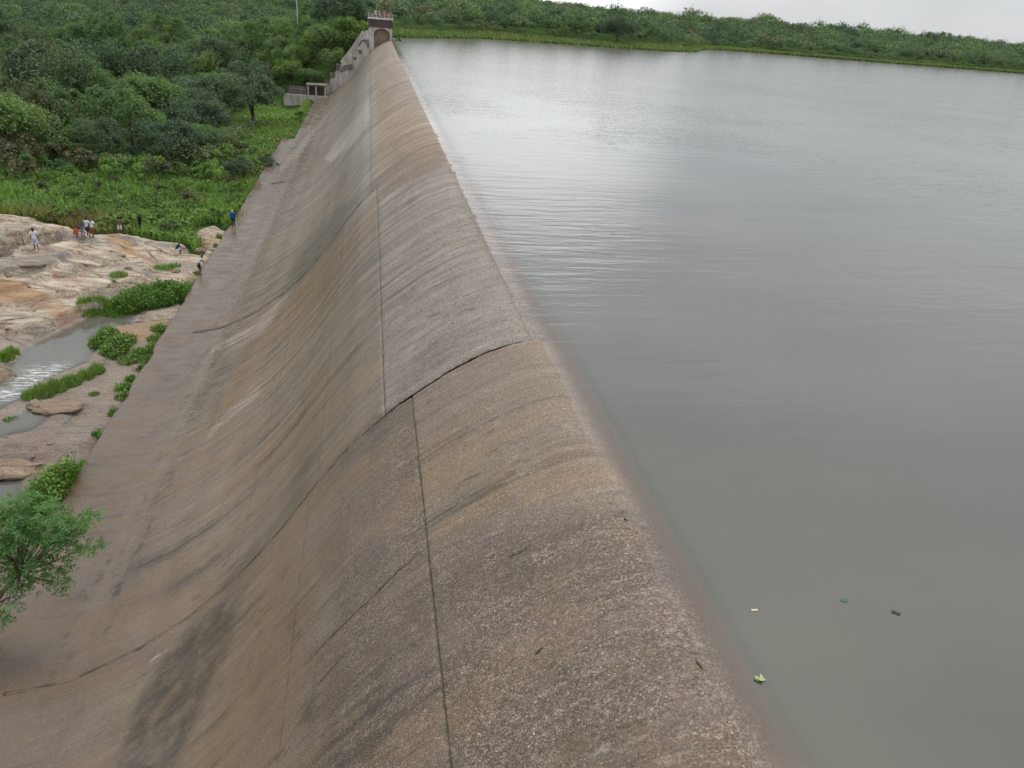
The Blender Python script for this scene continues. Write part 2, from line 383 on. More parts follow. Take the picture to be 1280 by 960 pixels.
    base = m.mix(1., base, m.mix(film, (.93, .93, .93), m.mix(fine, (.47, .44, .415), (.66, .62, .59))), 'MULTIPLY')
    wet = m.rng(m.add(S, m.mul(cl, 3.)), S_CREST-1.5, S_CREST-6., 0., 1.)
    rough = m.rng(wet, 0, 1, .62, .34)
    rough = m.mix(film, rough, m.rng(m.noise(m.vec(m.mul(Y, 1.2), m.mul(S, .8)), 1., 5), .38, .62, .15, .42))
    rough = m.mix(white, rough, .7)
    hh = m.add(m.mul(fine, .5), m.add(m.mul(m.mul(vj.outputs['Distance'], pmask), -1.4), m.mul(m.mul(st2, foam), .5)))
    nb = m.bump(hh, .5, .04)
    return m.done(m.bsdf(base, rough, nb, m.rng(wet, 0, 1, .3, .5)))
def mat_water(name, deep, k=9., stream=False):
    m = Mat(name); P = m.pos(); x = m.sep(P)
    w1 = m.noise(m.vec(m.mul(x[0], .22), m.mul(x[1], 1.1)), 1., 4, .55, .3)
    w2 = m.noise(m.vec(m.mul(x[0], .9), m.mul(x[1], 3.2)), 1., 3, .5)
    patch = m.rng(m.noise(m.vec(m.mul(x[0], .05), m.mul(x[1], .035)), 1., 3), .38, .62, .3, 1.)
    h = m.mul(m.add(w1, m.mul(w2, .25)), patch)
    near = m.rng(x[1], 7., 30., .2, 1.)
    h = m.mul(h, m.rng(x[1], 45., 190., 1., .22)); nb = m.bump(m.mul(h, near), .42, .16 if not stream else .08)
    tint = m.noise(m.vec(m.mul(x[0], .06), m.mul(x[1], .12)), 1., 4)
    c = m.mix(m.rng(tint, .3, .7), tuple(q*.8 for q in deep), tuple(q*1.22 for q in deep))
    c = m.mix(m.rng(m.attr('depth'), .45, .0), c, (.205, .150, .112)) if not stream else c
    b = m.bsdf(c, m.rng(x[1], 20., 120., .08, .2), nb, .5, **{'IOR': 1.8})
    if stream:
        f = m.mul(m.rng(m.noise(m.vec(m.add(m.mul(x[0], 1.3), m.mul(x[1], .5)), m.mul(x[1], 5.)), 1., 7, .75), .47, .6), m.attr('foam'))
        b = m.bsdf(m.mix(f, c, (.75, .76, .76)), m.rng(f, 0, 1, .1, .6), nb, .5)
    alpha = m.math('SUBTRACT', 1., m.math('POWER', 2.718, m.mul(m.attr('depth'), -k)))
    tr = m.N('ShaderNodeBsdfTransparent'); gl = m.N('ShaderNodeBsdfGlossy'); gl.inputs['Roughness'].default_value = .06; m.L(nb, gl.inputs['Normal'])
    fr = m.N('ShaderNodeFresnel'); fr.inputs['IOR'].default_value = 1.4; m.L(nb, fr.inputs['Normal'])
    cl = m.N('ShaderNodeMixShader'); m.L(m.mul(fr.outputs[0], m.math('SUBTRACT', 1., m.N('ShaderNodeNewGeometry').outputs['Backfacing'])), cl.inputs[0]); m.L(tr.outputs[0], cl.inputs[1]); m.L(gl.outputs[0], cl.inputs[2])
    mx = m.N('ShaderNodeMixShader'); m.L(alpha, mx.inputs[0]); m.L(cl.outputs[0], mx.inputs[1]); m.L(b, mx.inputs[2])
    return m.done(mx.outputs[0])
def mat_rock(name='granite', lo=(.48, .39, .29), hi=(.68, .60, .48), och=.75):
    m = Mat(name); P = m.pos(); x = m.sep(P); wet = m.attr('wet')
    sv = m.vec(m.add(m.mul(x[0], .45), m.mul(x[1], .14)), m.mul(x[1], 1.25), m.mul(x[2], 2.2))
    n = m.noise(sv, .8, 9, .7, .6); n2 = m.noise(P, 7., 8, .75); n3 = m.noise(P, .14, 4, .55, .6)
    v = m.add(m.mul(n, .65), m.mul(n2, .35))
    c = m.ramp(v, [(.36, (.08, .065, .05)), (.44, (.27, .20, .145)), (.50, lo), (.60, hi), (.72, (.74, .66, .54))])
    c = m.mix(m.mul(m.rng(n3, .48, .62), och), c, m.mix(n2, (.28, .14, .06), (.50, .29, .14)))
    c = m.mix(m.mul(m.rng(m.noise(P, .33, 5, .6, .8), .56, .7), .6), c, (.40, .21, .15))
    crk = m.rng(m.voro(m.vec(m.mul(x[0], .28), x[1], 0.), .42, 'DISTANCE_TO_EDGE'), 0., .035, 1., 0.)
    c = m.mix(m.mul(crk, m.rng(n, .4, .6)), c, (.05, .04, .03))
    grey = m.mul(m.rng(m.noise(sv, .35, 6, .65), .50, .62), .75)
    c = m.mix(grey, c, m.mix(n2, (.13, .115, .105), (.30, .275, .25)))
    dk = m.rng(m.add(wet, m.mul(m.add(n, -.5), 1.3)), .25, .8)
    c = m.mix(m.mul(dk, .8), c, m.mix(n2, (.15, .122, .105), (.37, .31, .27)))
    h = m.add(m.mul(n, 1.), m.mul(n2, .4))
    return m.done(m.bsdf(c, m.rng(dk, 0, 1, .8, .3), m.bump(h, 1., .4), .35))
def mat_conc(name, col, dark=.35):
    m = Mat(name); P = m.pos(); x = m.sep(P)
    n = m.noise(P, .7, 7, .65); d = m.noise(m.vec(m.mul(x[0], 1.6), m.mul(x[1], 1.6), m.mul(x[2], .25)), 1., 6, .65)
    c = m.mix(m.rng(d, .42, .68), col, tuple(q*dark for q in col)); c = m.mix(m.rng(n, .35, .7, 0., .55), c, tuple(q*.6 for q in col))
    return m.done(m.bsdf(c, .85, m.bump(n, .4, .05), .2))
GROUND = mat_ground(); DAM = mat_dam(); ROCK = mat_rock(); BOULDER = mat_rock('boulder_stone', (.30, .22, .16), (.46, .37, .28), .1)
WATER = mat_water('murky_water', (.074, .070, .050), 5.); STREAM = mat_water('stream_water', (.12, .115, .095), 6., True)
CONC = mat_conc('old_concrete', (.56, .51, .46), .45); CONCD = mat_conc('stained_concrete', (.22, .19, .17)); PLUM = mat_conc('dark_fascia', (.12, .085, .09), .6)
WHITE = simple('white_paint', (.50, .48, .47), .6, .15); BARK = simple('bark', (.12, .095, .07), .9, .4, 8., .1, .5)
DARK = simple('dark_recess', (.03, .028, .025), .95, .3)
def mat_joint():
    m = Mat('joint_filler'); P = m.pos(); n = m.noise(P, .9, 4, .6); f = m.noise(P, 14., 5, .75)
    c = m.mix(m.rng(n, .42, .56), m.mix(f, (.03, .027, .02), (.09, .085, .05)), m.mix(f, (.10, .075, .055), (.20, .155, .12)))
    return m.done(m.bsdf(c, .95, None, .1))
JOINT = mat_joint()
LEAF = foliage('broad_leaves', (.082, .150, .068), (.145, .222, .084)); LEAFL = foliage('light_leaves', (.105, .195, .050), (.150, .240, .062), .3)
LEAFB = foliage('brownish_leaves', (.078, .092, .048), (.125, .120, .066), .2); LEAFD = foliage('dark_leaves', (.066, .114, .066), (.096, .142, .078), .2)
GRASS = foliage('grass_blades', (.105, .235, .036), (.140, .275, .048), .3, (.22, .20, .08)); MEADOW = foliage('meadow_blades', (.165, .275, .075), (.17, .285, .077), .3, (.19, .17, .08))

# ------------------------------------------------------------------ setting: terrain sheet, rock outcrop, reservoir
def build_terrain():
    xs = np.unique(np.r_[np.linspace(-1200, -260, 16), np.linspace(-260, -70, 60), np.linspace(-70, 20, 91), np.linspace(20, 320, 101), np.linspace(320, 1800, 24)])
    ys = np.unique(np.r_[np.linspace(-200, 0, 8), np.linspace(0, 200, 121), np.linspace(200, 380, 100), np.linspace(380, 900, 40), np.linspace(900, 2200, 14)])
    X, Y = np.meshgrid(xs, ys, indexing='ij'); Z = z_ground(X, Y)+np.where(X < -14.3, .35*fbm(X*.15, Y*.15, 3, 3), 0)
    rk = rock_mask(X, Y); Z = Z-.9*rk
    tag(nobj('ground', npmesh('ground', np.stack([X, Y, Z], -1).reshape(-1, 3), gridfaces(len(xs), len(ys)), GROUND, smooth=True)), kind='structure')
ROCKPOLY = [at_z(a, b, c)[:2] for a, b, c in [(-60, 262, -10), (0, 262, -10), (30, 268, -10.2), (66, 276, -10.7), (84, 281, -11), (122, 283, -11.3), (150, 288, -12.2), (172, 296, -12.4), (205, 297, -12.6), (234, 305, -13), (243, 314, -13.2),
                                              (252, 305, -13.2), (236, 286, -13.2), (262, 278, -13.2), (293, 281, -13.1), (290, 300, -13.1), (262, 330, -13.2), (240, 372, -13.4)]]
ROCKPOLY += [np.array((-13.9, 52.)), np.array((-13.9, 8.)), np.array((-60., 8.)), np.array((-75, 60.))]
def rock_mask(X, Y):
    d = polydist(X+1.2*fbm(X*.5, Y*.5, 3, 31), Y+1.2*fbm(X*.5, Y*.5, 3, 41), ROCKPOLY); return sstep(-1.0, 1.2, d)
POOLS = [[at_z(a, b, -14.)[:2] for a, b in q] for q in (
    [(176, 396), (120, 394), (98, 402), (66, 420), (34, 434), (18, 452), (-30, 470), (-30, 505), (0, 512), (30, 494), (48, 478), (80, 462), (108, 452), (122, 438), (112, 422), (130, 412), (180, 404)],
    [(35, 512), (62, 512), (64, 522), (40, 534), (10, 545), (-30, 556), (-30, 536), (10, 526)], [(-30, 600), (22, 596), (28, 604), (24, 628), (0, 636), (-30, 640)],
    [(160, 356), (190, 352), (186, 359), (165, 362)], [(-20, 318), (17, 317), (14, 326), (-20, 330)], [(40, 410), (62, 412), (58, 420), (38, 421)])]
POOLZ = [-14.0, -14.0, -14.0, None, None, None]
def rock_z(X, Y):
    z = z_valley(X, Y)
    q = X*.25+Y*.06
    z = z+.75*fbm(X*.10, Y*.22, 4, 71)+.42*fbm(X*.30+3, Y*1.0, 4, 77)+.30*fbm(X*1.1, Y*3.0, 4, 80, .65)
    h = z*1.6+.5*fbm(X*.3, Y*.3, 3, 12); t = np.floor(h); fr = h-t
    z = .3*z+.7*((t+sstep(.55, .95, fr))/1.6-.31*fbm(X*.3, Y*.3, 3, 12))          # worn ledges
    for pol, pz in zip(POOLS, POOLZ):
        d = polydist(X+.5*fbm(X*.8, Y*.8, 3, 5), Y+.9*fbm(X*.8, Y*.8, 3, 6), pol)
        lvl = pz if pz is not None else 0
        if pz is not None:
            z = np.where(d > -1.5, z+(np.maximum(z, lvl+.06)-z)*sstep(-1.5, -.6, d), z)
            z = np.minimum(z, np.where(d > -.5, lvl+.1-.45*sstep(-.5, .8, d), 1e9))
    # step of the upper slab, and an added trench for its overhang shade
    A = np.array(ground_hit(-5, 314)[:2]); B = np.array(ground_hit(82, 295)[:2])
    ab = B-A; tt = ((X-A[0])*ab[0]+(Y-A[1])*ab[1])/ab.dot(ab); perp = (-(X-A[0])*ab[1]+(Y-A[1])*ab[0])/np.linalg.norm(ab)
    perp = perp+.35*fbm(X*.5, Y*.5, 3, 44); z = z+.75*sstep(.1, .3, perp)*sstep(7, 1.5, perp)*sstep(1.05, .6, tt)-2.8*sstep(-.5, -.3, perp)*sstep(.3, .12, perp)*sstep(1.08, .85, tt)
    edge = sstep(-13.9, -16., X); z = np.where(X > -16, z*edge+np.minimum(z, -13.55)*(1-edge), z)
    return z
ROCKH = HGrid(rock_z, -80, -13, 8, 98, .2)
def rock_at(x, y): return float(ROCKH(x, y))
build_terrain()
xs = np.r_[np.linspace(-78, -45, 90), np.linspace(-44.7, -13.6, 210)]; ys = np.r_[np.linspace(8, 22, 40), np.linspace(22.2, 96, 400)]
X, Y = np.meshgrid(xs, ys, indexing='ij'); rm = rock_mask(X, Y); Z = rock_z(X, Y)*1.0-1.6*(1-rm)
Z = np.where(X > -14.31, np.minimum(Z, -13.5), Z)
wet = np.clip(sstep(58, 36, Y)*.25+sstep(-12.6, -13.9, Z)*.55, 0, 1)
tag(nobj('river_rock_bed', npmesh('river_rock_bed', np.stack([X, Y, Z], -1).reshape(-1, 3), gridfaces(len(xs), len(ys)), ROCK, smooth=True,
     attrs={'wet': ('POINT', wet.ravel())})), 'weathered cream and ochre granite river bed below the spillway', kind='structure')
# stream sheet lying in the hollows of the rock
xs = np.linspace(-60, -14.2, 160); ys = np.linspace(22, 64, 160); X, Y = np.meshgrid(xs, ys, indexing='ij')
Zs = np.full(X.shape, -14.0); dep = np.clip(Zs-rock_z(X, Y), 0.0, 2.)
fm = np.zeros(X.shape)
for a, b, r in ((58, 466, 2.2), (40, 476, 1.8), (15, 492, 1.6), (178, 398, 1.2)):
    p = at_z(a, b, -14.); fm = np.maximum(fm, sstep(r, .2, np.hypot(X-p[0], Y-p[1])))
ok = np.max([polydist(X, Y, p) for p, z in zip(POOLS, POOLZ) if z is not None], axis=0) > -1.2
fc = gridfaces(160, 160); fc = fc[ok.ravel()[fc].all(1)]
tag(nobj('stream_water', npmesh('stream_water', np.stack([X, Y, Zs+.05*fm*fbm(X*3, Y*3, 2)], -1).reshape(-1, 3), fc, STREAM, smooth=True,
     attrs={'depth': ('POINT', dep.ravel()), 'foam': ('POINT', fm.ravel())})), kind='structure')
# reservoir surface
xs = np.unique(np.r_[np.linspace(4.8, 7.5, 55), np.linspace(7.5, 40, 30), np.linspace(40, 400, 30), np.linspace(400, 1700, 10)])
ys = np.unique(np.r_[np.linspace(-80, 0, 5), np.linspace(0, 196, 99)])
def depth_at(X, Y): return np.where(X < 7, np.clip(-np.interp(X, PX[crest_i-10:], PZ[crest_i-10:]), 0, 5), 5.)
X, Y = np.meshgrid(xs, ys, indexing='ij')
xs2 = np.unique(np.r_[np.linspace(7.2, 40, 12), np.linspace(40, 400, 40), np.linspace(400, 1700, 12)]); ys2 = np.unique(np.r_[np.linspace(196, 420, 60), np.linspace(420, 1200, 12)])
X2, Y2 = np.meshgrid(xs2, ys2, indexing='ij')
V = np.r_[np.stack([X, Y, X*0], -1).reshape(-1, 3), np.stack([X2, Y2, X2*0], -1).reshape(-1, 3)]
fc = np.r_[gridfaces(len(xs), len(ys)), gridfaces(len(xs2), len(ys2))+X.size]
tag(nobj('reservoir_water', npmesh('reservoir_water', V, fc, WATER, smooth=True, attrs={'depth': ('POINT', np.r_[depth_at(X, Y).ravel(), np.full(X2.size, 5.)])})), kind='structure')

# ------------------------------------------------------------------ the spillway dam
dam = tag(empty('spillway_dam', (0, 100, -13)), 'long curved brown concrete overflow dam with water trickling down its face', 'dam')
def pmask(V, poly, feather=12):
    q, dep = project(V); d = polydist(q[..., 0], q[..., 1], poly); return np.where(dep > .1, sstep(-feather, feather, d), 0)
STAINS = [([(303, 730), (290, 790), (262, 860), (236, 920), (215, 975), (140, 975), (165, 890), (205, 820), (255, 768)], 10, 1.),
          ([(455, 235), (430, 290), (395, 330), (362, 372), (350, 370), (375, 310), (420, 262)], 8, .9),
          ([(400, 860), (385, 905), (375, 900), (392, 862)], 5, .8), ([(560, 850), (530, 880), (470, 930), (430, 965), (420, 955), (480, 900)], 6, .7),
          ([(700, 860), (690, 930), (760, 965), (800, 975), (800, 930), (740, 880)], 22, .45), ([(480, 690), (460, 720), (440, 710), (465, 680)], 10, .35),
          ([(400, 600), (330, 690), (290, 740), (270, 745), (310, 690), (380, 600)], 7, .6), ([(485, 520), (420, 580), (392, 610), (400, 590), (470, 515)], 5, .6),
          ([(345, 400), (300, 450), (272, 520), (262, 540), (262, 520), (285, 460)], 6, .5), ([(620, 395), (560, 440), (490, 500), (482, 470), (540, 430)], 14, .35)]
GREYS = [([(474, 245), (560, 205), (600, 300), (665, 425), (600, 440), (515, 495), (480, 518)], 6, .85), ([(470, 120), (470, 175), (400, 260), (370, 270), (430, 180)], 10, .3),
         ([(420, 720), (420, 790), (395, 800), (400, 730)], 18, .5), ([(462, 210), (455, 260), (380, 330), (400, 280)], 10, .5)]
FOAMS = [([(328, 480), (326, 495), (262, 548), (252, 548), (285, 510)], 2.3), ([(280, 458), (276, 470), (240, 482), (236, 476)], 1.8), ([(222, 494), (222, 500), (194, 500), (194, 496)], 1.8), ([(315, 545), (300, 580), (296, 575), (306, 548)], 1.7),
         ([(372, 352), (330, 420), (262, 445), (258, 436), (320, 400)], 2.2), ([(310, 300), (296, 325), (270, 335), (285, 312)], 1.8), ([(250, 640), (225, 662), (220, 655), (240, 634)], 1.6), ([(462, 118), (466, 150), (440, 185), (415, 205), (400, 200), (440, 150)], 2.5),
         ([(420, 130), (380, 190), (345, 225), (350, 205), (390, 160)], 2.3), ([(205, 815), (185, 840), (176, 838), (196, 810)], 1.5), ([(280, 615), (268, 640), (264, 630)], 1.5), ([(190, 530), (180, 552), (170, 550), (178, 530)], 1.5)]
OCHRES = [([(474, 240), (474, 300), (420, 350), (350, 420), (300, 500), (260, 545), (258, 530), (300, 440), (370, 360)], 7, .9), ([(380, 640), (375, 900), (300, 975), (240, 975), (300, 800)], 25, .55),
          ([(466, 90), (540, 160), (560, 200), (475, 238), (464, 200)], 10, .55), ([(280, 735), (200, 790), (150, 800), (190, 740)], 20, .4)]
sJ = {0: [1.18, -1.95], 1: [.38, -1.75, -4.6], 2: [.0], 3: [.0], 4: [.0]}
SECT = [(-6., 20.975), (21.0, 52.60), (52.68, 100.74), (100.76, 150.), (150.03, 196.)]
rng = np.random.default_rng(4)
for k, (y0, y1) in enumerate(SECT):
    sstp = .11 if k < 2 else .2; ystp = (.11, .2, .4, .8, .8)[k]
    s0 = s_of_x(-12.35)
    s = np.arange(s0, S_CREST+7.5, sstp)
    js = [s_of_x(x) for x in sJ[k]]
    for j in js: s = np.r_[s[np.abs(s-j) > .06], j-.05, j-.018, j-.012, j+.012, j+.018, j+.05]
    s = np.sort(s); ya = np.linspace(y0, y1, int((y1-y0)/ystp)+2)
    x = np.interp(s, PS, PX); z = np.interp(s, PS, PZ); tx = np.gradient(x, s); tz = np.gradient(z, s); nx, nz = -tz, tx
    Sg, Yg = np.meshgrid(s, ya, indexing='ij')
    off = .02*fbm(Yg*.4, Sg*.4, 4, 60+k)+.03*fbm(Yg*1.1, Sg*1.1, 3, 66)-(0 if k == 0 else .022)*sstep(S_CREST-1.5, S_CREST, Sg)+(.0, .03, .0, .02, 0)[k]*sstep(S_CREST+.2, S_CREST-1.2, Sg)*sstep(s_of_x(-1.2), s_of_x(1.2), Sg)
    for n_, j in enumerate(js):
        jj = np.abs(Sg-j-.0); dp = (.03 if k < 2 else .015)*(.6+.9*vnoise(Yg*1.7, Yg*0, 5))*(1. if n_ == 0 else .35)
        off = off-np.where(jj < .014, dp, np.where(jj < .02, dp*.6, 0))*(1. if n_ == 0 else .0)
    off = off*sstep(s0, s0+1.6, Sg)
    off[:, 0] -= .03*vnoise(s*4, s*0, 8); off[:, -1] -= .03*vnoise(s*4, s*0, 9)
    V = np.stack([x[:, None]+nx[:, None]*off, Yg, z[:, None]+nz[:, None]*off], -1)
    # end walls and back so the section is a solid
    nv = len(ya); F_ = gridfaces(len(s), nv)[:, ::-1]; A = {}
    def mk(lst):
        r = np.zeros(Sg.shape)
        for pol, fe, am in lst: r = np.maximum(r, am*pmask(V, pol, fe))
        return r
    A['stain'] = mk(STAINS); A['grey'] = mk(GREYS); A['ochre'] = mk(OCHRES)
    peb = sstep(s_of_x(-2.6), s_of_x(.2), Sg)*sstep(66, 44, Yg)
    if k == 0: peb *= np.where(Sg > js[0], .45+.55*sstep(14.5, 12.2, Yg+1.0*(Sg-js[0])*.3), .8)
    if k == 1: peb = np.where(Sg > js[0], peb, peb*.35)
    A['pebble'] = peb
    fo = sstep(20, 34, Yg)*(.3+.7*sstep(S_CREST-1.5, S_CREST-6, Sg))*sstep(s_of_x(-11.9), s_of_x(-10.), Sg)
    for yy, wd, am in ((66, .45, 3.2), (71.5, .3, 3.2), (88, .3, 1.2), (120, .5, 2.6), (140, .6, 1.3)):
        fo = np.maximum(fo, am*np.exp(-((Yg-yy-.15*np.sin(Sg))/wd)**2)*sstep(S_CREST-7, S_CREST-1, Sg))
    for pol, am in FOAMS: fo = np.maximum(fo, am*pmask(V, pol, 6))
    A['foam'] = fo
    mo = np.exp(-(np.minimum(np.abs(Yg-y0), np.abs(Yg-y1))/.09)**2)
    for n_, j in enumerate(js[:1]): mo = np.maximum(mo, np.exp(-((Sg-j)/.07)**2)*.8)
    A['moss'] = mo*(Sg < S_CREST-1)
    A['seam'] = np.max([(.62 if n_ == 0 else .4)*np.exp(-((Sg-j)/(.022+.0006*Yg))**2) for n_, j in enumerate(js)], axis=0)
    A['grey'] = np.maximum(A['grey'], .05*sstep(s_of_x(-6.5), s_of_x(-11.8), Sg))
    A['film'] = sstep(s_of_x(-5.0), s_of_x(-12.3), Sg)
    A['section'] = 3.7*k*sstep(s_of_x(-11.5), s_of_x(-9.), Sg)
    Vf = V.reshape(-1, 3); n0 = len(Vf); uv = np.stack([Yg, Sg], -1).reshape(-1, 2)
    low = V.copy(); low = np.stack([V[:, :, 0]-nx[:, None]*.9, V[:, :, 1], V[:, :, 2]-nz[:, None]*.9], -1)
    for col, flip in ((0, False), (nv-1, True)):
        a = np.arange(len(s))*nv+col; b = len(Vf)+np.arange(len(s)); Vf = np.r_[Vf, low[:, col]]; uv = np.r_[uv, uv[a]]
        q = np.stack([a[:-1], b[:-1], b[1:], a[1:]], -1); F_ = np.r_[F_, q if not flip else q[:, ::-1]]
        for kk in A: A[kk] = np.r_[A[kk].ravel(), A[kk].ravel()[a]*(0 if kk in ('foam', 'film') else 1)]
    me = npmesh('concrete_section', Vf-np.array((0, 100, -13)), F_[:, ::-1], DAM, smooth=True, uv=uv, attrs={kk: ('POINT', A[kk]) for kk in A})
    nobj('concrete_section', me, dam)
# apron with its outer edge
s = np.linspace(0, s_of_x(-12.35)+.02, 14); ya = np.linspace(-6, 135, 500)
x = np.interp(s, PS, PX); z = np.interp(s, PS, PZ); x = np.r_[x[0]-.03, x[0], x]; z = np.r_[-14.9, z[0]-.07, z]; x[2] += .06
Yg = np.broadcast_to(ya, (len(x), len(ya))); jit = .45*fbm(ya*.35, ya*0, 5, 8, .6)
Xg = x[:, None]+np.r_[1, 1, 1, np.zeros(len(x)-3)][:, None]*jit; Zg = z[:, None]+0*Yg+.012*fbm(Xg*.6, Yg*.6, 3, 3)*((np.arange(len(x)) > 1)*np.linspace(1.2, 0, len(x)).clip(0, 1))[:, None]-.006*(np.arange(len(x)) == len(x)-1)[:, None]
Sg = np.r_[0, 0, s][:, None]+0*Yg
V = np.stack([Xg, Yg, Zg], -1)
fl = np.zeros(Sg.shape); fo = np.zeros(Sg.shape)
for a, b, r in ((172, 540, 1.3), (165, 560, .9), (205, 495, .8), (250, 470, 1.2), (285, 330, 1.5), (225, 530, .8)):
    p = at_z(a, b, -13.1); fo = np.maximum(fo, sstep(r, .2, np.hypot((Xg-p[0])*1.2, (Yg-p[1])*.7)))
at = {'film': ('POINT', np.full(V[..., 0].size, 1.)), 'foam': ('POINT', fo.ravel()), 'moss': ('POINT', (np.arange(len(x)) < 2)[:, None].repeat(len(ya), 1).ravel()*.9)}
for q in ('stain', 'grey', 'pebble', 'seam'): at[q] = ('POINT', np.zeros(V[..., 0].size))
at['grey'] = ('POINT', np.full(V[..., 0].size, .05)); at['ochre'] = ('POINT', np.zeros(V[..., 0].size)); at['section'] = ('POINT', np.zeros(V[..., 0].size))
nobj('apron', npmesh('apron', V.reshape(-1, 3)-np.array((0, 100, -13)), gridfaces(len(x), len(ya)), DAM, smooth=True, uv=np.stack([Yg, Sg], -1).reshape(-1, 2), attrs=at), dam)
# dark filler strips at the bottom of the section joints
for k in range(4):
    yj = (SECT[k][1]+SECT[k+1][0])/2; s = np.linspace(s_of_x(-12.3), S_CREST+.5, 120); x = np.interp(s, PS, PX); z = np.interp(s, PS, PZ)
    nx, nz = -np.gradient(z, s), np.gradient(x, s); dj = np.where(x > (.9 if k == 0 else 2.), .06, .002) if k < 2 else .004+0*x; a = np.stack([x-nx*dj, x*0+yj-.05, z-nz*dj], -1); b = a+np.array((0, .1, 0))
    V = np.stack([a, b], 1).reshape(-1, 3)-np.array((0, 100, -13)); nobj('joint_filler', npmesh('joint_filler', V, gridfaces(120, 2), JOINT), dam)
# cracks in the near section: shallow dark fissures
def crack(pts, w):
    P3 = []
    for a, b in pts:
        d = ray(a, b); t = np.linspace(1, 60, 30000)/-d[2]; i = np.argmax(CH+t*d[2] < np.interp(t*d[0], PX[:crest_i+60], PZ[:crest_i+60])+.004); q = t[i]*d; P3.append((q[0], q[1], q[2]+CH))
    P3 = np.array(P3); n = max(12, int(np.linalg.norm(P3[-1]-P3[0])/.08)); tt = np.linspace(0, 1, n); t0 = np.linspace(0, 1, len(P3))
    c = np.stack([np.interp(tt, t0, P3[:, i]) for i in range(3)], -1); r = np.random.default_rng(int(pts[0][0]))
    c[:, 1] += r.normal(0, .012, n); hw = w*(.35+.9*r.random(n))*np.minimum(1, 8*np.minimum(tt+.02, 1.02-tt)); xx = c[:, 0]; 
    x = c[:, 0]; z = np.interp(x, PX, PZ)
    sl = np.gradient(z, x) if abs(x[-1]-x[0]) > .01 else x*0
    sidev = np.array((0, 1., 0)); V = np.stack([c-sidev*hw[:, None], c+sidev*hw[:, None]], 1)
    V[:, :, 2] = np.interp(V[:, :, 0], PX, PZ)+.018; V[:, :, 0] -= .018*.6
    nobj('crack', npmesh('crack', V.reshape(-1, 3)-np.array((0, 100, -13)), gridfaces(n, 2), JOINT), dam)
crack([(527, 689), (470, 742), (425, 785), (380, 830)], .022)
crack([(664, 684), (645, 692), (636, 697)], .012)
crack([(440, 808), (418, 832), (410, 842), (397, 858)], .012)
crack([(560, 852), (530, 872)], .014)

#PART2
# ------------------------------------------------------------------ far tower, training wall and ruined powerhouse
YT = 196.
def xz(px, py, y=YT): q = at_y(px, py, y); return float(q[0]), float(q[2])
tw = tag(empty('lookout_tower', (2.4, YT+2.5, 0)), 'pale concrete lookout tower with dark fascia at the far end of the dam', 'tower'); T0 = np.array((2.4, YT+2.5, 0))
def tpart(name, mb, mat, par=tw, org=T0, bevel=0):
    mb.v = [tuple(np.array(v)-org) for v in mb.v]; return mb.build(name, mat, par, bevel)
m = MB(); m.box(-.2, .95, YT, YT+5, -6, 2.55); m.box(4.5, 5.05, YT, YT+5, -6, 2.55); m.box(.95, 4.5, YT+1.2, YT+5, -6, 2.55)
arch = [(.95, 2.55), (.95, 1.2)]+[(2.72+1.78*math.cos(a), 1.2+1.15*math.sin(a)) for a in np.linspace(math.pi, 0, 11)]+[(4.5, 2.55)]
m.prism(arch, YT+.002, YT+1.19); tpart('shaft', m, CONC)
tpart('recess_panel', MB().box(.96, 4.49, YT+.7, YT+1.195, -1, 2.3), simple('rusty_masonry', (.24, .18, .13), .9, .6, 1.2))
tpart('fascia', MB().box(-.3, 5.15, YT-.15, YT+5.2, 2.56, 4.15), PLUM, bevel=.04)
tpart('deck', MB().box(-.45, 5.3, YT-.35, YT+5.4, 4.16, 4.45), CONC, bevel=.03)
for i, x in enumerate(np.linspace(-.3, 5.1, 7)): tpart('railing_post', MB().box(x-.07, x+.07, YT-.3, YT-.16, 4.46, 5.5), WHITE)
for z in (4.8, 5.1, 5.4): tpart('rail', MB().box(-.36, 5.2, YT-.26, YT-.2, z, z+.08), WHITE)
tpart('corner_pier', MB().box(5.06, 5.9, YT-.4, YT+4.4, -6, .35), CONCD, bevel=.05)
sw = tag(empty('training_wall', (-5, YT+.6, -5)), 'stepped pale concrete wall descending beside the far end of the spillway', 'wall'); O = np.array((-5, YT+.6, -5))
def wpart(name, mb, mat, bevel=0): mb.v = [tuple(np.array(v)-O) for v in mb.v]; return mb.build(name, mat, sw, bevel)
top = [xz(*p) for p in ((461, 33), (455, 40), (448, 51), (441, 61), (433, 71), (427, 79), (425, 88), (419, 90), (419, 97), (413, 99), (412, 106), (406, 108), (405, 116))]
poly = [(-.21, 2.)]+top[1:]+[(top[-1][0], -16.5), (-.21, -16.5)]
wpart('wall', MB().prism(poly, YT+.01, YT+1.3), CONC)
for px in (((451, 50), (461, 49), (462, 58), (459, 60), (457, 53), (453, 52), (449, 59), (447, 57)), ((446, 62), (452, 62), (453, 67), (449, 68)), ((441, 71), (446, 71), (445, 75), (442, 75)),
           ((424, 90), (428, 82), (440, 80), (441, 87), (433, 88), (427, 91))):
    pl = [xz(*p) for p in px]; wpart('recess_panel', MB().prism(pl, YT-.06, YT+.008), CONCD)  # plates on the wall face, their dark colour standing for shaded holes
stp = [xz(*p) for p in ((427, 79), (425, 88), (419, 90), (419, 97), (413, 99), (412, 106), (406, 108))]
for a, b in zip(stp[:-1], stp[1:]):
    if abs(b[1]-a[1]) > .5: wpart('stair_block', MB().box(a[0]-1.3, a[0]-.01, YT+.3, YT+1.6, b[1]-.4, a[1]-.3), CONCD)
cop = [(x, z+.0) for x, z in [xz(*p) for p in ((455, 40), (441, 61), (427, 79))]]
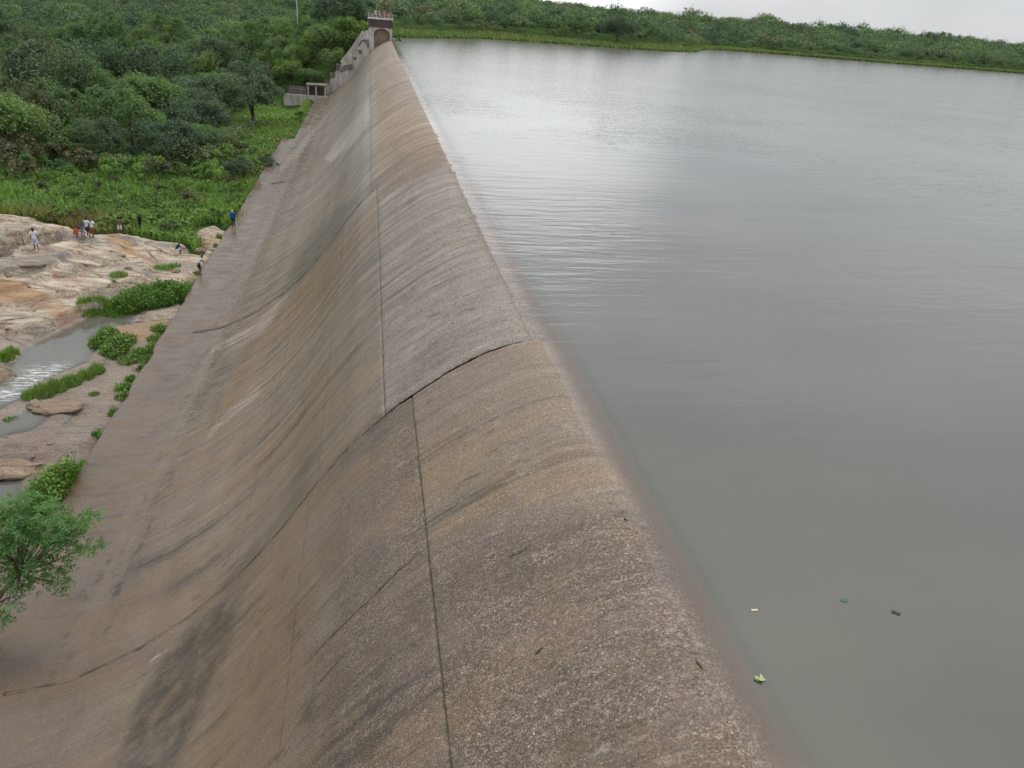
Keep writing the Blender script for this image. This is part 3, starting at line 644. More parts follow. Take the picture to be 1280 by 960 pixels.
for a, b in zip(cop[:-1], cop[1:]): wpart('coping', MB().prism([(a[0], a[1]+.01), (a[0]-.35, a[1]+.25), (b[0]-.35, b[1]+.25), (b[0], b[1]+.01)], YT-.05, YT+1.35), CONC)
ph = tag(empty('ruined_powerhouse', (-14, 192, -14)), 'small roofless grey concrete building at the foot of the stepped wall', 'building'); O2 = np.array((-14, 192, -14))
def hpart(name, mb, mat, bevel=0): return tpart(name, mb, mat, ph, O2, bevel)
YH = 190.
L_, _ = xz(354, 118, YH); R_, zt = xz(410, 118, YH); _, zt = xz(385, 119, YH)
hpart('wall', MB().box(L_, R_, YH, YH+.4, zt-4., zt), CONC, .03)
xa, _ = xz(384, 112, YH); xb, zr = xz(407, 107, YH); xm, _ = xz(394, 112, YH)
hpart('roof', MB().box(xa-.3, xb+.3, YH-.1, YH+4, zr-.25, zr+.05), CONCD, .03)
for x in (xa, xm, xb-.3): hpart('pillar', MB().box(x, x+.35, YH+.02, YH+.36, zt+.003, zr-.26), CONC)
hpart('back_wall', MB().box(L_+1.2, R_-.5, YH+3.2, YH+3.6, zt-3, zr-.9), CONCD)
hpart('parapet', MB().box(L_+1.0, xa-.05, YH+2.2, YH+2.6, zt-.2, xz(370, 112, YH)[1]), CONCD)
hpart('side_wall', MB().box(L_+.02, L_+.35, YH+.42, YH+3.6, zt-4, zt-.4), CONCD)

# ------------------------------------------------------------------ vegetation builders
def quads(C, A, B):
    """rhombus leaves: centre, half length vector, half width vector"""
    V = np.stack([C-A, C+B*1., C+A, C-B*1.], 1).reshape(-1, 3); n = len(C)
    return V, np.arange(4*n).reshape(n, 4)
def unit(v): return v/np.maximum(np.linalg.norm(v, axis=-1, keepdims=True), 1e-9)
def crown_arrays(r, R, H, nl, nleaf, ls, base=.25, flat=.6):
    """leaves spread over overlapping lobes; the crown spans z from base*H to H"""
    cz0 = H*base; n = nl; th = r.random(n)*2*math.pi; rr = np.sqrt(r.random(n))*R*.78
    hz = (H-cz0)*(.12+.66*np.sqrt(np.clip(1-(rr/R)**2, 0, 1))*(1-.6*r.random(n)**2.0))
    lc = np.stack([rr*np.cos(th), rr*np.sin(th), cz0+hz], -1); lr = R*(.15+.27*r.random(n)**1.4); lt = r.random(n); lc[:3, 2] += H*.10*r.random(3)
    k = r.integers(0, n, nleaf); d = unit(r.normal(size=(nleaf, 3))); d[:, 2] = np.where(d[:, 2] < -.35, -d[:, 2], d[:, 2])
    rad_ = lr[k]*(1-.55*r.random(nleaf)**2.2)*(1+.14*r.normal(size=nleaf)); C = lc[k]+d*rad_[:, None]*np.array((1, 1, flat))
    gap = fbm(C[:, 0]*1.1+C[:, 2]*.8, C[:, 1]*1.1-C[:, 2]*.6, 3, int(R*10)+7) > -.085; C = C[gap]; d = d[gap]; k = k[gap]; nleaf = len(C)
    n_ = unit(d*.7+r.normal(size=(nleaf, 3))*.55+np.array((0, 0, .45))); a = unit(np.cross(n_, r.normal(size=(nleaf, 3)))); b = np.cross(n_, a)
    L = ls*(.55+.9*r.random(nleaf)); V, Fq = quads(C, a*L[:, None]*.5, b*L[:, None]*.3)
    tint = np.clip(.62*lt[k]+.38*r.random(nleaf), 0, 1)
    return V, Fq, tint
def trunk_mesh(name, r, R, H, base):
    m = MB(); th = .035*H; m.tube([(0, 0, -.6), (.02*H, 0, H*.15), (0, .03*H, H*.34), (.03*H, .02*H, H*.5)], [th*1.35, th, th*.8, th*.55], 7)
    for i in range(6):
        a = r.random()*6.28; q = R*(.4+.35*r.random()); z = H*(.2+.2*r.random())
        m.tube([(0, .01*H, z), (q*.45*math.cos(a), q*.45*math.sin(a), z+.16*H), (q*math.cos(a), q*math.sin(a), z+.34*H)], [th*.5, th*.34, th*.15], 5)
    return m.mesh(name, BARK, smooth=True)
PROTO = []
KIND = [('dense', 6.0, 8.2, 26, 15000, .27, .0, .85, LEAF), ('dense', 5.0, 8.0, 20, 12000, .26, .0, .9, LEAF), ('dark', 6.2, 8.8, 28, 16000, .26, .0, .85, LEAFD), ('light', 4.8, 6.6, 19, 11000, .26, .0, .85, LEAFL),
        ('brown', 5.4, 7.8, 22, 11000, .25, .02, .8, LEAFB), ('umbrella', 6.8, 7.8, 28, 14000, .27, .1, .5, LEAF), ('dense', 5.4, 9.6, 26, 14000, .26, .0, .8, LEAF), ('light', 4.2, 5.2, 15, 9000, .25, .0, .85, LEAFL), ('dark', 5.0, 7.0, 20, 12000, .25, .0, .88, LEAFD)]
for i, (kd, R, H, nl, nlf, ls, bs, fl, mt) in enumerate(KIND):
    r = np.random.default_rng(100+i); V, Fq, t = crown_arrays(r, R, H, nl, nlf, ls, bs, fl)
    PROTO.append((kd, R, H, npmesh('crown', V, Fq, mt, attrs={'tint': ('FACE', t)}), trunk_mesh('trunk', r, R, H, bs)))
def tree(loc, k, s, rz, label, group=None, name='tree', sz=1.):
    kd, R, H, cm, tm = PROTO[k]; o = empty(name, loc, rz); o.scale = (s, s, s*sz)
    nobj('trunk', tm, o); nobj('crown', cm, o); tag(o, label, 'tree', group); return o

# ---- hand-placed trees that stand out (pixel of the foot, kind, scale, label)
occupied = []
KEY = [((316, 158), 2, 1.35, 'big dark brownish round tree standing before the grey ruined wall', 1.05), ((215, 212), 2, 1.1, 'dark low tree at the edge of the meadow, left of the dam toe', .9),
       ((190, 165), 0, 1.45, 'large layered green tree rising behind the dark low meadow tree', 1.0), ((36, 196), 4, 1.25, 'olive brown tree at the left edge of the photograph above the sandy bank', 1.15),
       ((100, 190), 1, 1.5, 'tall green tree right of the olive brown tree', 1.05), ((255, 196), 5, 1.0, 'spreading grey green tree at the right edge of the meadow thicket', .8), ((365, 112), 7, 1.5, 'bright yellow green bush tree behind the ruined powerhouse', 1.),
       ((377, 152), 7, .42, 'small bright bush at the foot of the grey ruined wall', 1.2), ((90, 208), 3, .8, 'bright green low tree at the front of the forest, over the meadow', .75), ((305, 225), 8, .62, 'dark bush at the far corner of the meadow beside the dam toe', .85),
       ((335, 213), 8, .5, 'small dark bush touching the toe of the dam face', .8), ((440, 35), 3, 1.5, 'light green tree immediately left of the lookout tower', 1.), ((405, 62), 0, 1.3, 'green tree up the slope behind the stepped wall', 1.)]
def foot(px, py):
    if py < 120: q = ground_hit(px, py); return q if q[1] < 400 else at_y(px, py, 205.)
    return ground_hit(px, py)
for (px, s, ss, lab, sz) in [(k[0], k[1], k[2], k[3], k[4]) for k in KEY]:
    if px[1] < 70: x, _ = xz(px[0], px[1], 207.); q = np.array((x, 207., float(z_ground(np.array([x]), np.array([207.]))[0])))
    elif px[1] < 115: x, _ = xz(px[0], px[1], 199.); q = np.array((x, 199., float(z_ground(np.array([x]), np.array([199.]))[0])))
    else: q = ground_hit(*px)
    tree(tuple(q), s, ss*.8, random.Random(px[0]).random()*6, lab, sz=sz); occupied.append((q[0], q[1], PROTO[s][1]*ss*.42))
# ---- scattered forest
FOREST_EDGE = [(-90, 222), (0, 212), (60, 206), (150, 214), (255, 208), (285, 188), (298, 155), (345, 132), (352, 120), (412, 118), (440, 60), (461, 40)]
MEADOWPOLY = [ground_hit(*p)[:2] for p in ((-90, 230), (0, 214), (60, 210), (150, 220), (262, 210), (290, 186), (302, 152), (345, 134), (362, 134), (392, 146), (350, 200), (328, 258), (296, 276), (230, 318), (150, 300), (60, 282), (-90, 262))]
r = np.random.default_rng(12); NC = 60000; far = r.random(NC) < .3
y = np.where(far, 90+r.random(NC)*520, 95+r.random(NC)*190); x = np.where(far, -260+r.random(NC)*262, -150+r.random(NC)*150); ysh = y_shore(x)
ok = ~((y < 197) & (x > -14.5)) & ~((y >= 196) & (x > -4) & (y < ysh+4)) & ~((x > -7.5) & (y > 190) & (y < 203)) & ~((x > -23) & (x < -8) & (y > 184) & (y < 196))
p_, dp = project(np.stack([x, y, x*0-8.], -1)); ok &= ~((x > -27) & (y > 138) & (y < 191)) & (p_[:, 0] > -130) & (p_[:, 0] < 560) & (p_[:, 1] > -95)
x, y = x[ok], y[ok]; md = polydist(x, y, MEADOWPOLY); ok = (md < -2.) & (polydist(x, y, ROCKPOLY) < -14.) & ~((y < 130) & (x > -16.5)); x, y = x[ok], y[ok]
cand = []; cell = {}
def free(x, y, q):
    i, j = int(x//8), int(y//8)
    return not any((x-a)**2+(y-b)**2 < (q+c)**2 for u in (-1, 0, 1) for v in (-1, 0, 1) for a, b, c in cell.get((i+u, j+v), ()))
for a, b, c in occupied: cell.setdefault((int(a//8), int(b//8)), []).append((a, b, c))
for a, b in zip(x, y):
    q = .55+.85*r.random()**1.5; rr = 3.5*q*(1.02 if b > 230 else 1.)
    if free(a, b, rr):
        cell.setdefault((int(a//8), int(b//8)), []).append((a, b, rr)); cand.append((a, b, q, r.integers(0, len(PROTO)) if r.random() < .6 else r.choice([0, 1, 2, 6]), r.random()*6.28))
# hill across the reservoir
NH = 9000; u = r.random(NH)**1.7; x = -20+r.random(NH)*520; dy = np.where(x < 105, 13, 7)+u*330; y = y_shore(x)+dy; p_, dp = project(np.stack([x, y, x*0+4.], -1))
ok = (p_[:, 0] > 440) & (p_[:, 0] < 1400) & (p_[:, 1] > -60) & ~((dy < 14) & (vnoise(x*.05, x*0+2) > .55) & (x < 90))
for a, b, c in zip(x[ok], y[ok], dy[ok]):
    q = (.42+.6*r.random()**1.6)*(1.2 if a < 100 else 1.0)*(1 if c > 20 else .8)*(1.35 if c > 140 else 1)*(1.3 if r.random() < .05 else 1)
    if c < 90:
        if not free(a, b, 2.1*q): continue
        cell.setdefault((int(a//8), int(b//8)), []).append((a, b, 2.1*q))
    cand.append((a, b, q, int(r.choice([0, 1, 2, 6, 8, 0, 3, 5, 4])), r.random()*6.28))
cand = [(a, b, float(GND(a, b))-.15, q, int(k), w) for a, b, q, k, w in cand]
cand.sort(key=lambda c: math.hypot(c[0], c[1])/c[3])
IND = 280; TL = {'dense': 'rounded mid green tree in the dense forest left of the dam', 'dark': 'dark green bushy tree in the dense forest left of the dam', 'light': 'light green low tree in the dense forest left of the dam',
       'brown': 'brownish olive tree in the dense forest left of the dam', 'umbrella': 'wide flat-topped green tree in the dense forest left of the dam'}
TG = {k: '%s trees of the valley forest' % k for k in TL}
indiv = [c for c in cand if c[0] < 0 and c[1] < 260][:IND]; ids = set(map(id, indiv)); rest = [c for c in cand if id(c) not in ids]
for x, y, z, s, k, a in indiv: tree((x, y, z), k, s, a, TL[PROTO[k][0]], TG[PROTO[k][0]], sz=.82+.45*((x*7.3) % 1))
LOWS = []
for i, (kd, R, H, nl, nlf, ls, bs, fl, mt) in enumerate(KIND):
    V, Fq, t = crown_arrays(np.random.default_rng(300+i), R, H, nl, 1150, .54, bs, fl); LOWS.append((V, Fq, t))
KC = {'dense': 0., 'dark': .0, 'light': .75, 'brown': .6, 'umbrella': .0}
def far_mat():
    m = Mat('far_leaves'); t = m.attr('tint'); r_ = m.attr('shade')
    c = m.ramp(r_, [(0, (.080, .135, .080)), (.45, (.140, .215, .090)), (.8, (.19, .28, .10)), (1, (.20, .21, .125))])
    c = m.mix(1., c, m.ramp(t, [(0, (.74, .77, .77)), (.5, (.95, .95, .95)), (1, (1.25, 1.2, 1.0))]), 'MULTIPLY')
    b = m.bsdf(c, .6, None, .2); tr = m.N('ShaderNodeBsdfTranslucent'); m.put(tr.inputs[0], c); mx = m.N('ShaderNodeMixShader'); mx.inputs[0].default_value = .2
    m.L(b, mx.inputs[1]); m.L(tr.outputs[0], mx.inputs[2]); return m.done(mx.outputs[0])
FARLEAF = far_mat()
def joined(name, lst, label):
    Vs, Fs, Ts, Hs = [], [], [], []; n = 0; rr = np.random.default_rng(5)
    for x, y, z, s, k, a in lst:
        V, Fq, t = LOWS[k]; ca, sa = math.cos(a), math.sin(a); Q = V*s*np.array((1, 1, .82+.45*((x*7.3) % 1)))
        Vs.append(np.stack([Q[:, 0]*ca-Q[:, 1]*sa+x, Q[:, 0]*sa+Q[:, 1]*ca+y, Q[:, 2]+z], -1)); Fs.append(Fq+n); n += len(V); Ts.append(t)
        kd = PROTO[k][0]; sh = np.clip({'dense': .42, 'dark': .12, 'light': .75, 'brown': .95, 'umbrella': .38}[kd]+rr.normal()*.2, 0, 1); Hs.append(np.full(len(t), sh))
    o = nobj(name, npmesh(name, np.concatenate(Vs), np.concatenate(Fs), FARLEAF, attrs={'tint': ('FACE', np.concatenate(Ts)), 'shade': ('FACE', np.concatenate(Hs))}))
    tag(o, label, kind='stuff')
_ys = y_shore(np.array([c[0] for c in rest])); hill = [c for c, q in zip(rest, _ys) if c[0] < 0 and c[1] < 640 and not (c[1] > q and c[0] > -21)]; hs = set(map(id, hill))
joined('distant_forest', hill, 'far part of the green forest left of the dam')
joined('shore_forest', [c for c in rest if id(c) not in hs], 'green forest on the low hill across the reservoir')
# scrub filling the gaps between and in front of the trees
r = np.random.default_rng(91); NS = 26000; x = -125+r.random(NS)*125; y = 92+r.random(NS)*150; md = polydist(x, y, MEADOWPOLY); p_, _ = project(np.stack([x, y, x*0-11.], -1))
ok = (md < 1.2+3.*fbm(x*.2, y*.2, 3, 8)) & (polydist(x, y, ROCKPOLY) < -9) & (p_[:, 0] > -60) & (p_[:, 0] < 470) & ~((y < 197) & (x > -15)) & ~((x > -26) & (y > 140) & (y < 203)) & ~((x > -8) & (y > 190))
sc_ = []; k = np.where(ok)[0][:2100]
for a, b in zip(x[k], y[k]): sc_.append((a, b, float(GND(a, b))-.1, .2+.3*r.random()**1.5, int(r.choice([0, 1, 2, 3, 3, 4, 6, 7, 7])), r.random()*6.28))
_full = LOWS; LOWS = [(V[:4*420], Fq[:420], t[:420]) for V, Fq, t in _full]
joined('forest_scrub', sc_, 'tangled green scrub filling the gaps between the forest trees'); LOWS = _full
# two trees that stand above the far skyline
for px, k, s, lab in ((772, 2, 1.05, 'tall dark rounded tree standing out on the far shore skyline'), (735, 6, .72, 'pale topped tree on the far shore left of the tall dark one')):
    x, _ = xz(px, 45, 262.); tree((x, 262., float(z_ground(np.array([x]), np.array([262.]))[0])-.2), k, s, 1., lab)

def blades(r, C, h, w, lean=.35, nrm=None):
    """curved grass blades as two quads each -> V, F"""
    n = len(C); th = r.random(n)*2*math.pi; d = np.stack([np.cos(th), np.sin(th), th*0], -1); sd_ = np.stack([-np.sin(th), np.cos(th), th*0], -1)
    l = (lean*(.3+r.random(n)))[:, None]; up = np.array((0, 0, 1.)); h = np.asarray(h)[:, None]; w = np.asarray(w)[:, None]*np.ones((n, 1))
    m = C+up*h*.55+d*h*l*.35; t = C+up*h*(1-.25*l)+d*h*l
    V = np.stack([C-sd_*w*.5, C+sd_*w*.5, m+sd_*w*.42, m-sd_*w*.42, t+sd_*w*.08, t-sd_*w*.08], 1).reshape(-1, 3); b = np.arange(n)[:, None]*6
    Fq = np.concatenate([b+np.array((0, 1, 2, 3)), b+np.array((3, 2, 4, 5))], 1).reshape(-1, 4)
    return V, Fq, np.repeat(r.random(n), 2)
# ---- meadow: uncountable grass and weeds
r = np.random.default_rng(21); mp = np.array(MEADOWPOLY); N_ = 52000
def meadow():
    lo, hi = mp.min(0)-3, mp.max(0)+3; P = lo+r.random((N_*3, 2))*(hi-lo); dd = polydist(P[:, 0], P[:, 1], MEADOWPOLY)
    ok = (dd > -3.5) & (rock_mask(P[:, 0], P[:, 1]) < .45) & ~((P[:, 0] > -13.2) & (P[:, 1] < 118)) & (P[:, 1] < 186)
    q_, _ = project(np.c_[P, np.full(len(P), -12.5)]); ok &= q_[:, 0] > -60
    P = P[ok]; keep = r.random(len(P)) < np.clip(75/np.hypot(P[:, 0], P[:, 1]), .3, 1); P = P[keep][:N_]
    Z = z_ground(P[:, 0], P[:, 1]); tall = np.clip(.55+1.6*fbm(P[:, 0]*.14, P[:, 1]*.14, 3, 50), .15, 1.5); kd = np.clip(.5+1.5*fbm(P[:, 0]*.08, P[:, 1]*.08, 3, 61), 0, 1)
    C = np.c_[P, Z-.1]; V, Fq, t = blades(r, C, tall*(.5+r.random(len(P))), .06+.10*r.random(len(P)), .5)
    o = nobj('meadow_grass', npmesh('meadow_grass', V, Fq, MEADOW, attrs={'tint': ('FACE', t), 'kind': ('FACE', np.repeat(kd, 2))}))
    tag(o, 'tall green grass between the rocks and the forest', kind='stuff')
    # leafy weeds in mounds
    P2 = P[r.random(len(P)) < .8]; mh = np.clip(2.6*(fbm(P2[:, 0]*.22, P2[:, 1]*.22, 3, 90)+.08), 0, 1.5); s_ = mh > .12; P2 = P2[s_]; mh = mh[s_]
    Z2 = z_ground(P2[:, 0], P2[:, 1]); C = np.c_[P2, Z2+mh*(.4+.6*r.random(len(P2)))]; n_ = unit(r.normal(size=(len(C), 3))*.5+np.array((0, 0, 1.))); a = unit(np.cross(n_, r.normal(size=(len(C), 3)))); b = np.cross(n_, a)
    L = .18+.22*r.random(len(C)); V, Fq = quads(C, a*L[:, None]*.5, b*L[:, None]*.34)
    o = nobj('meadow_weeds', npmesh('meadow_weeds', V, Fq, LEAFL, attrs={'tint': ('FACE', r.random(len(C)))})); tag(o, 'leafy low weeds growing through the meadow grass', kind='stuff')
meadow()
MARSH = foliage('marsh_blades', (.150, .215, .085), (.150, .215, .085), .3, (.24, .22, .13))
def shore_grass():
    n = 44000; x = -15+r.random(n)*330; k = vnoise(x*.05, x*0, 3); dy = -1.0+r.random(n)*(7+16*k)*np.where(x < 110, 1., .35); y = y_shore(x)+dy; z = z_ground(x, y)
    ok = (z > -.35) & ~((x < 6) & (y < 203)); C = np.c_[x, y, np.maximum(z, -.1)][ok]; V, Fq, t = blades(r, C, .5+.7*r.random(len(C)), .25+.25*r.random(len(C)), .5)
    o = nobj('shore_grass', npmesh('shore_grass', V, Fq, MARSH, attrs={'tint': ('FACE', t), 'kind': ('FACE', np.repeat(np.clip(.15+.6*vnoise(C[:, 0]*.2, C[:, 1]*.2, 9), 0, 1), 2))}))
    tag(o, 'pale green marsh grass along the far shore', kind='stuff')
shore_grass()
# ---- shrubs at the forest edge
SHP = []
for i in range(4):
    V, Fq, t = crown_arrays(np.random.default_rng(500+i), 1.6, 1.7+.25*i, 9, 1700, .2, .0, .75); st = MB()
    for a in range(4): st.tube([(0, 0, -.2), (.5*math.cos(a*1.6), .5*math.sin(a*1.6), .6), (.9*math.cos(a*1.6), .9*math.sin(a*1.6), 1.1)], [.05, .035, .015], 5)
    SHP.append((npmesh('foliage', V, Fq, (LEAFL, LEAF, LEAFL, LEAFB)[i], attrs={'tint': ('FACE', t)}), st.mesh('stem', BARK)))
SL = ('bright green rounded shrub among the meadow grass', 'mid green rounded shrub among the meadow grass', 'leafy light green bush among the meadow grass', 'dull olive shrub among the meadow grass')
r = np.random.default_rng(77); placed = []
for it in range(4000):
    if len(placed) >= 90: break
    px = -20+r.random()*350; py = 150+r.random()*150; q = ground_hit(px, py); A = np.array([q[:2]])
    if polydist(A[:, 0], A[:, 1], MEADOWPOLY)[0] < .3 or rock_mask(A[:, 0], A[:, 1])[0] > .2 or (q[0] > -15 and q[1] < 118): continue
    if py > 225 and r.random() < .55: continue
    if 300 < px and 150 < py < 205: continue
    if any((q[0]-a)**2+(q[1]-b)**2 < 4.5 for a, b in placed): continue
    placed.append(q[:2]); k = int(r.integers(0, 4)); s = (.5+.75*r.random())*(1.35 if py < 232 else .8); o = empty('shrub', tuple(q), r.random()*6); o.scale = (s, s, s*(.75+.4*r.random()))
    nobj('foliage', SHP[k][0], o); nobj('stem', SHP[k][1], o); tag(o, SL[k], 'shrub', SL[k].split(' among')[0]+'s in the meadow')

# ---- clumps on the rocks
def rock_hit(px, py): return ground_hit(px, py, rock_at)
def clump(name, cat, label, pts, h, n, mat=GRASS, w=.035, leafy=0., seed=1, lean=.45):
    """pts: pixel line or spots the clump grows along (px, py, radius m)"""
    r = np.random.default_rng(seed); W_ = [(rock_hit(a, b), rr) for a, b, rr in pts]; o0 = np.mean([q for q, _ in W_], axis=0); Vs = []; Fs = []; Ts = []; base = 0
    root = tag(empty(name, tuple(o0)), label, cat)
    tot = sum(rr**2 for _, rr in W_); P = []
    for q, rr in W_:
        k = max(8, int(n*rr**2/tot)); a = r.random(k)*6.28; d = rr*np.sqrt(r.random(k)); P.append(np.stack([q[0]+d*np.cos(a), q[1]+d*np.sin(a), d/rr], -1))
    P = np.concatenate(P); P = P[P[:, 0] < -14.25]; z = rock_z(P[:, 0], P[:, 1])-.05
    hh = h*(1-.5*P[:, 2]**2)*(.45+.7*r.random(len(P))); V, Fq, t = blades(r, np.c_[P[:, :2], z]-o0, hh, w*(.6+.8*r.random(len(P))), lean)
    nobj('blades', npmesh('blades', V, Fq, mat, attrs={'tint': ('FACE', t), 'kind': ('FACE', np.repeat((r.random(len(P)) < .12)*.9, 2))}), root)
    if leafy:
        k = int(len(P)*leafy); i = r.integers(0, len(P), k); C = np.c_[P[i, :2]+r.normal(size=(k, 2))*.06, z[i]+hh[i]*(.45+.6*r.random(k))]-o0
        n_ = unit(r.normal(size=(k, 3))*.6+np.array((0, 0, .9))); a = unit(np.cross(n_, r.normal(size=(k, 3)))); b = np.cross(n_, a); L = .09+.13*r.random(k)
        V, Fq = quads(C, a*L[:, None]*.5, b*L[:, None]*.36); nobj('leaves', npmesh('leaves', V, Fq, LEAFL, attrs={'tint': ('FACE', r.random(k))}), root)
    return root
clump('grass_bush', 'bush', 'largest bright green leafy bush on the rocks against the apron edge', [(225, 372, 1.2), (205, 376, 1.4), (185, 380, 1.4), (165, 384, 1.3)], 1.35, 3600, leafy=2.2, seed=2, w=.05)
clump('grass_clump', 'grass clump', 'low bright grass tailing off left of the largest bush on the rocks', [(145, 388, 1.0), (125, 390, .9), (110, 391, .7)], .7, 1600, seed=3)
clump('weed_patch', 'weeds', 'dark green weed patch standing in the stream between rock and apron', [(125, 428, .8), (145, 438, 1.0), (158, 428, .7), (135, 420, .7)], .75, 1700, leafy=1.6, seed=4)
clump('reed_bed', 'reeds', 'long diagonal strip of olive reeds beside the white rapids', [(38, 497, .5), (55, 491, .6), (72, 486, .6), (90, 479, .6), (108, 472, .55), (122, 465, .5)], .75, 2600, mat=MEADOW, seed=5, lean=.3)
clump('weed_patch', 'weeds', 'olive weeds on the brown rock ledge by the apron above the reeds', [(160, 452, .6), (172, 448, .6), (182, 440, .6), (195, 425, .6), (200, 412, .6)], .55, 1500, mat=MEADOW, seed=6, leafy=.4)
clump('grass_tuft', 'grass tuft', 'green tuft at the left edge where the stream bends', [(6, 446, .6), (16, 440, .4)], .6, 700, seed=7)
clump('grass_tuft', 'grass tuft', 'small tuft standing alone in the middle of the stream', [(57, 456, .4)], .4, 350, seed=8)
clump('grass_tuft', 'grass tuft', 'pale green tuft in the second pool by the left edge', [(16, 530, .45), (24, 527, .3)], .35, 450, seed=9)
clump('grass_tuft', 'grass tuft', 'green tuft hugging the apron edge level with the rapids', [(156, 486, .5), (164, 476, .35)], .5, 650, seed=10, leafy=.5)
clump('grass_tuft', 'grass tuft', 'tiny bright tuft on bare rock between reeds and apron', [(118, 493, .35)], .25, 260, seed=11)
clump('grass_tuft', 'grass tuft', 'olive tuft on the pale rock above the largest bush', [(148, 345, .7)], .5, 500, mat=MEADOW, seed=12)
clump('grass_tuft', 'grass tuft', 'flat green tuft on the rock left of the wading person', [(205, 336, .9), (218, 333, .6)], .45, 700, seed=13)
clump('bright_bush', 'bush', 'bright yellow green bush behind the small tree at the lower left', [(92, 608, .7), (82, 616, .85), (72, 624, .9), (62, 634, .9)], 1.7, 3600, leafy=2., seed=14, w=.04)
clump('reed_bed', 'reeds', 'thin reeds along the apron edge above the bright yellow green bush', [(108, 590, .35), (101, 603, .4), (96, 614, .4)], .95, 1100, seed=15, lean=.25)
r = np.random.default_rng(9)
for i in range(16):
    px, py = r.random()*130, 395+r.random()*140
    q = rock_hit(px, py)
    if q[2] < -13.9 or q[0] > -14.6: continue
    clump('grass_tuft', 'grass tuft', 'tiny sparse tuft in a crack of the river rock', [(px, py, .25)], .2, 60, mat=MEADOW, seed=200+i)['group'] = 'tiny tufts in rock cracks'
for i, yy in enumerate(np.r_[np.linspace(27, 50, 20), np.linspace(62, 84, 9)]):
    yy += r.normal()*.6; q = np.array((-14.5-.35*r.random(), yy, -13.6)); pp, _ = project(q)
    if r.random() < .75: clump('grass_tuft', 'grass tuft', 'small ragged weed rooted along the outer apron edge', [(pp[0], pp[1], .22+.25*r.random())], .25+.4*r.random(), 130, mat=MEADOW if i % 2 else GRASS, seed=300+i, leafy=.5*(i % 3))['group'] = 'weeds along the apron edge'
# ---- small tree at lower left leaning over the apron
def near_tree():
    r = np.random.default_rng(33); b = np.array((*at_z(-34, 800, -13.9)[:2], -13.95)); root = tag(empty('small_tree', tuple(b)), 'small feathery green tree leaning over the apron edge at lower left', 'tree')
    LB = [((8, 640), 24.5, .55), ((38, 640), 24.5, .6), ((66, 640), 24, .55), ((92, 652), 24, .5), ((112, 646), 23.5, .36), ((26, 668), 24, .65), ((58, 676), 24, .6), ((86, 678), 23.5, .5), ((112, 682), 23.5, .36), ((8, 690), 24, .6), ((44, 702), 23.5, .55), ((72, 708), 23.5, .4), ((-16, 660), 24, .8), ((-14, 700), 24, .7),
          ((12, 715), 23.5, .5), ((24, 728), 23.5, .45), ((50, 730), 23.5, .42), ((76, 728), 23.5, .32), ((30, 650), 24.2, .7), ((0, 665), 24.2, .8), ((80, 664), 23.8, .55), ((20, 628), 24.8, .5), ((50, 626), 24.8, .45), ((0, 772), 22.5, .28), ((18, 755), 22.5, .2), ((-14, 780), 22.5, .4), ((-30, 730), 24, .6), ((62, 658), 24.5, .6)]
    C_ = [np.array(at_y(*p, y)) for p, y, _ in LB]; fork = np.array(at_y(24, 716, 23.6)); m = MB(); mid = (b+fork)/2+np.array((-.12, 0, .1))
    m.tube([b-b, mid-b, fork-b], [.13, .10, .075], 8)
    for c in C_: m.tube([fork-b if c[2] > fork[2]-.6 else mid-b, (fork+c)/2-b+np.array((0, 0, -.08)), c-b], [.05, .03, .012], 5)
    m.build('trunk', BARK, root, smooth=True)
    Cs, As, Bs, Ts = [], [], [], []
    for c, (_, _, rr) in zip(C_, LB):
        for f in range(int(31*(rr/.5)**2)+5):
            d = unit(r.normal(size=3)); p0 = c+d*rr*np.array((1., 1., .62))*(r.random()**.45); ax = unit(d*np.array((1, 1, .3))+r.normal(size=3)*.5+np.array((.25, 0, -.12))); up = unit(np.cross(np.cross(ax, (0, 0, 1)), ax)+r.normal(size=3)*.25); sd_ = np.cross(ax, up); t0 = r.random()*.6
            for k in range(5):
                for sg in (-1, 1):
                    q = p0+ax*.062*k-np.array((0, 0, .004*k*k)); dr = unit(sd_*sg+ax*.45+r.normal(size=3)*.25); ln = .125*(.65+.6*r.random()); Cs.append(q+dr*ln*.55); As.append(dr*ln*.55); Bs.append(unit(ax+r.normal(size=3)*.2)*ln*.27); Ts.append(t0+.4*r.random())
    V, Fq = quads(np.array(Cs)-b, np.array(As), np.array(Bs)); nobj('crown', npmesh('crown', V, Fq, LEAFN, attrs={'tint': ('FACE', np.array(Ts))}), root)
LEAFN = foliage('feathery_leaves', (.120, .235, .078), (.120, .235, .078), .4)
near_tree()
# boulders
def boulder(px, py, sx, sy, sz, label, seed):
    bm = bmesh.new(); bmesh.ops.create_icosphere(bm, subdivisions=4, radius=1); P = np.array([v.co for v in bm.verts]); n = fbm(P[:, 0]*1.3+seed, P[:, 1]*1.3+P[:, 2], 4, seed)+.5*fbm(P[:, 2]*2.5, P[:, 0]*2.5+P[:, 1], 3, seed+3)
    for v, k in zip(bm.verts, n): v.co *= 1+.55*k
    for v in bm.verts: v.co = Vector((v.co.x*sx, v.co.y*sy, v.co.z*sz))
    me = bpy.data.meshes.new('boulder'); bm.to_mesh(me); bm.free(); me.materials.append(BOULDER)
    for p in me.polygons: p.use_smooth = True
    q = rock_hit(px, py); o = nobj('boulder', me, loc=(q[0], q[1], q[2]+sz*.25)); tag(o, label, 'boulder')
boulder(2, 478, 1.0, .9, .75, 'reddish brown boulder in the stream at the left edge', 3)
boulder(5, 588, 1.5, 1.0, .22, 'ochre rounded boulder above the dark pool at the left edge', 5)
boulder(72, 508, 1.4, 1.0, .2, 'pale knobbly boulder beside the second pool', 8)
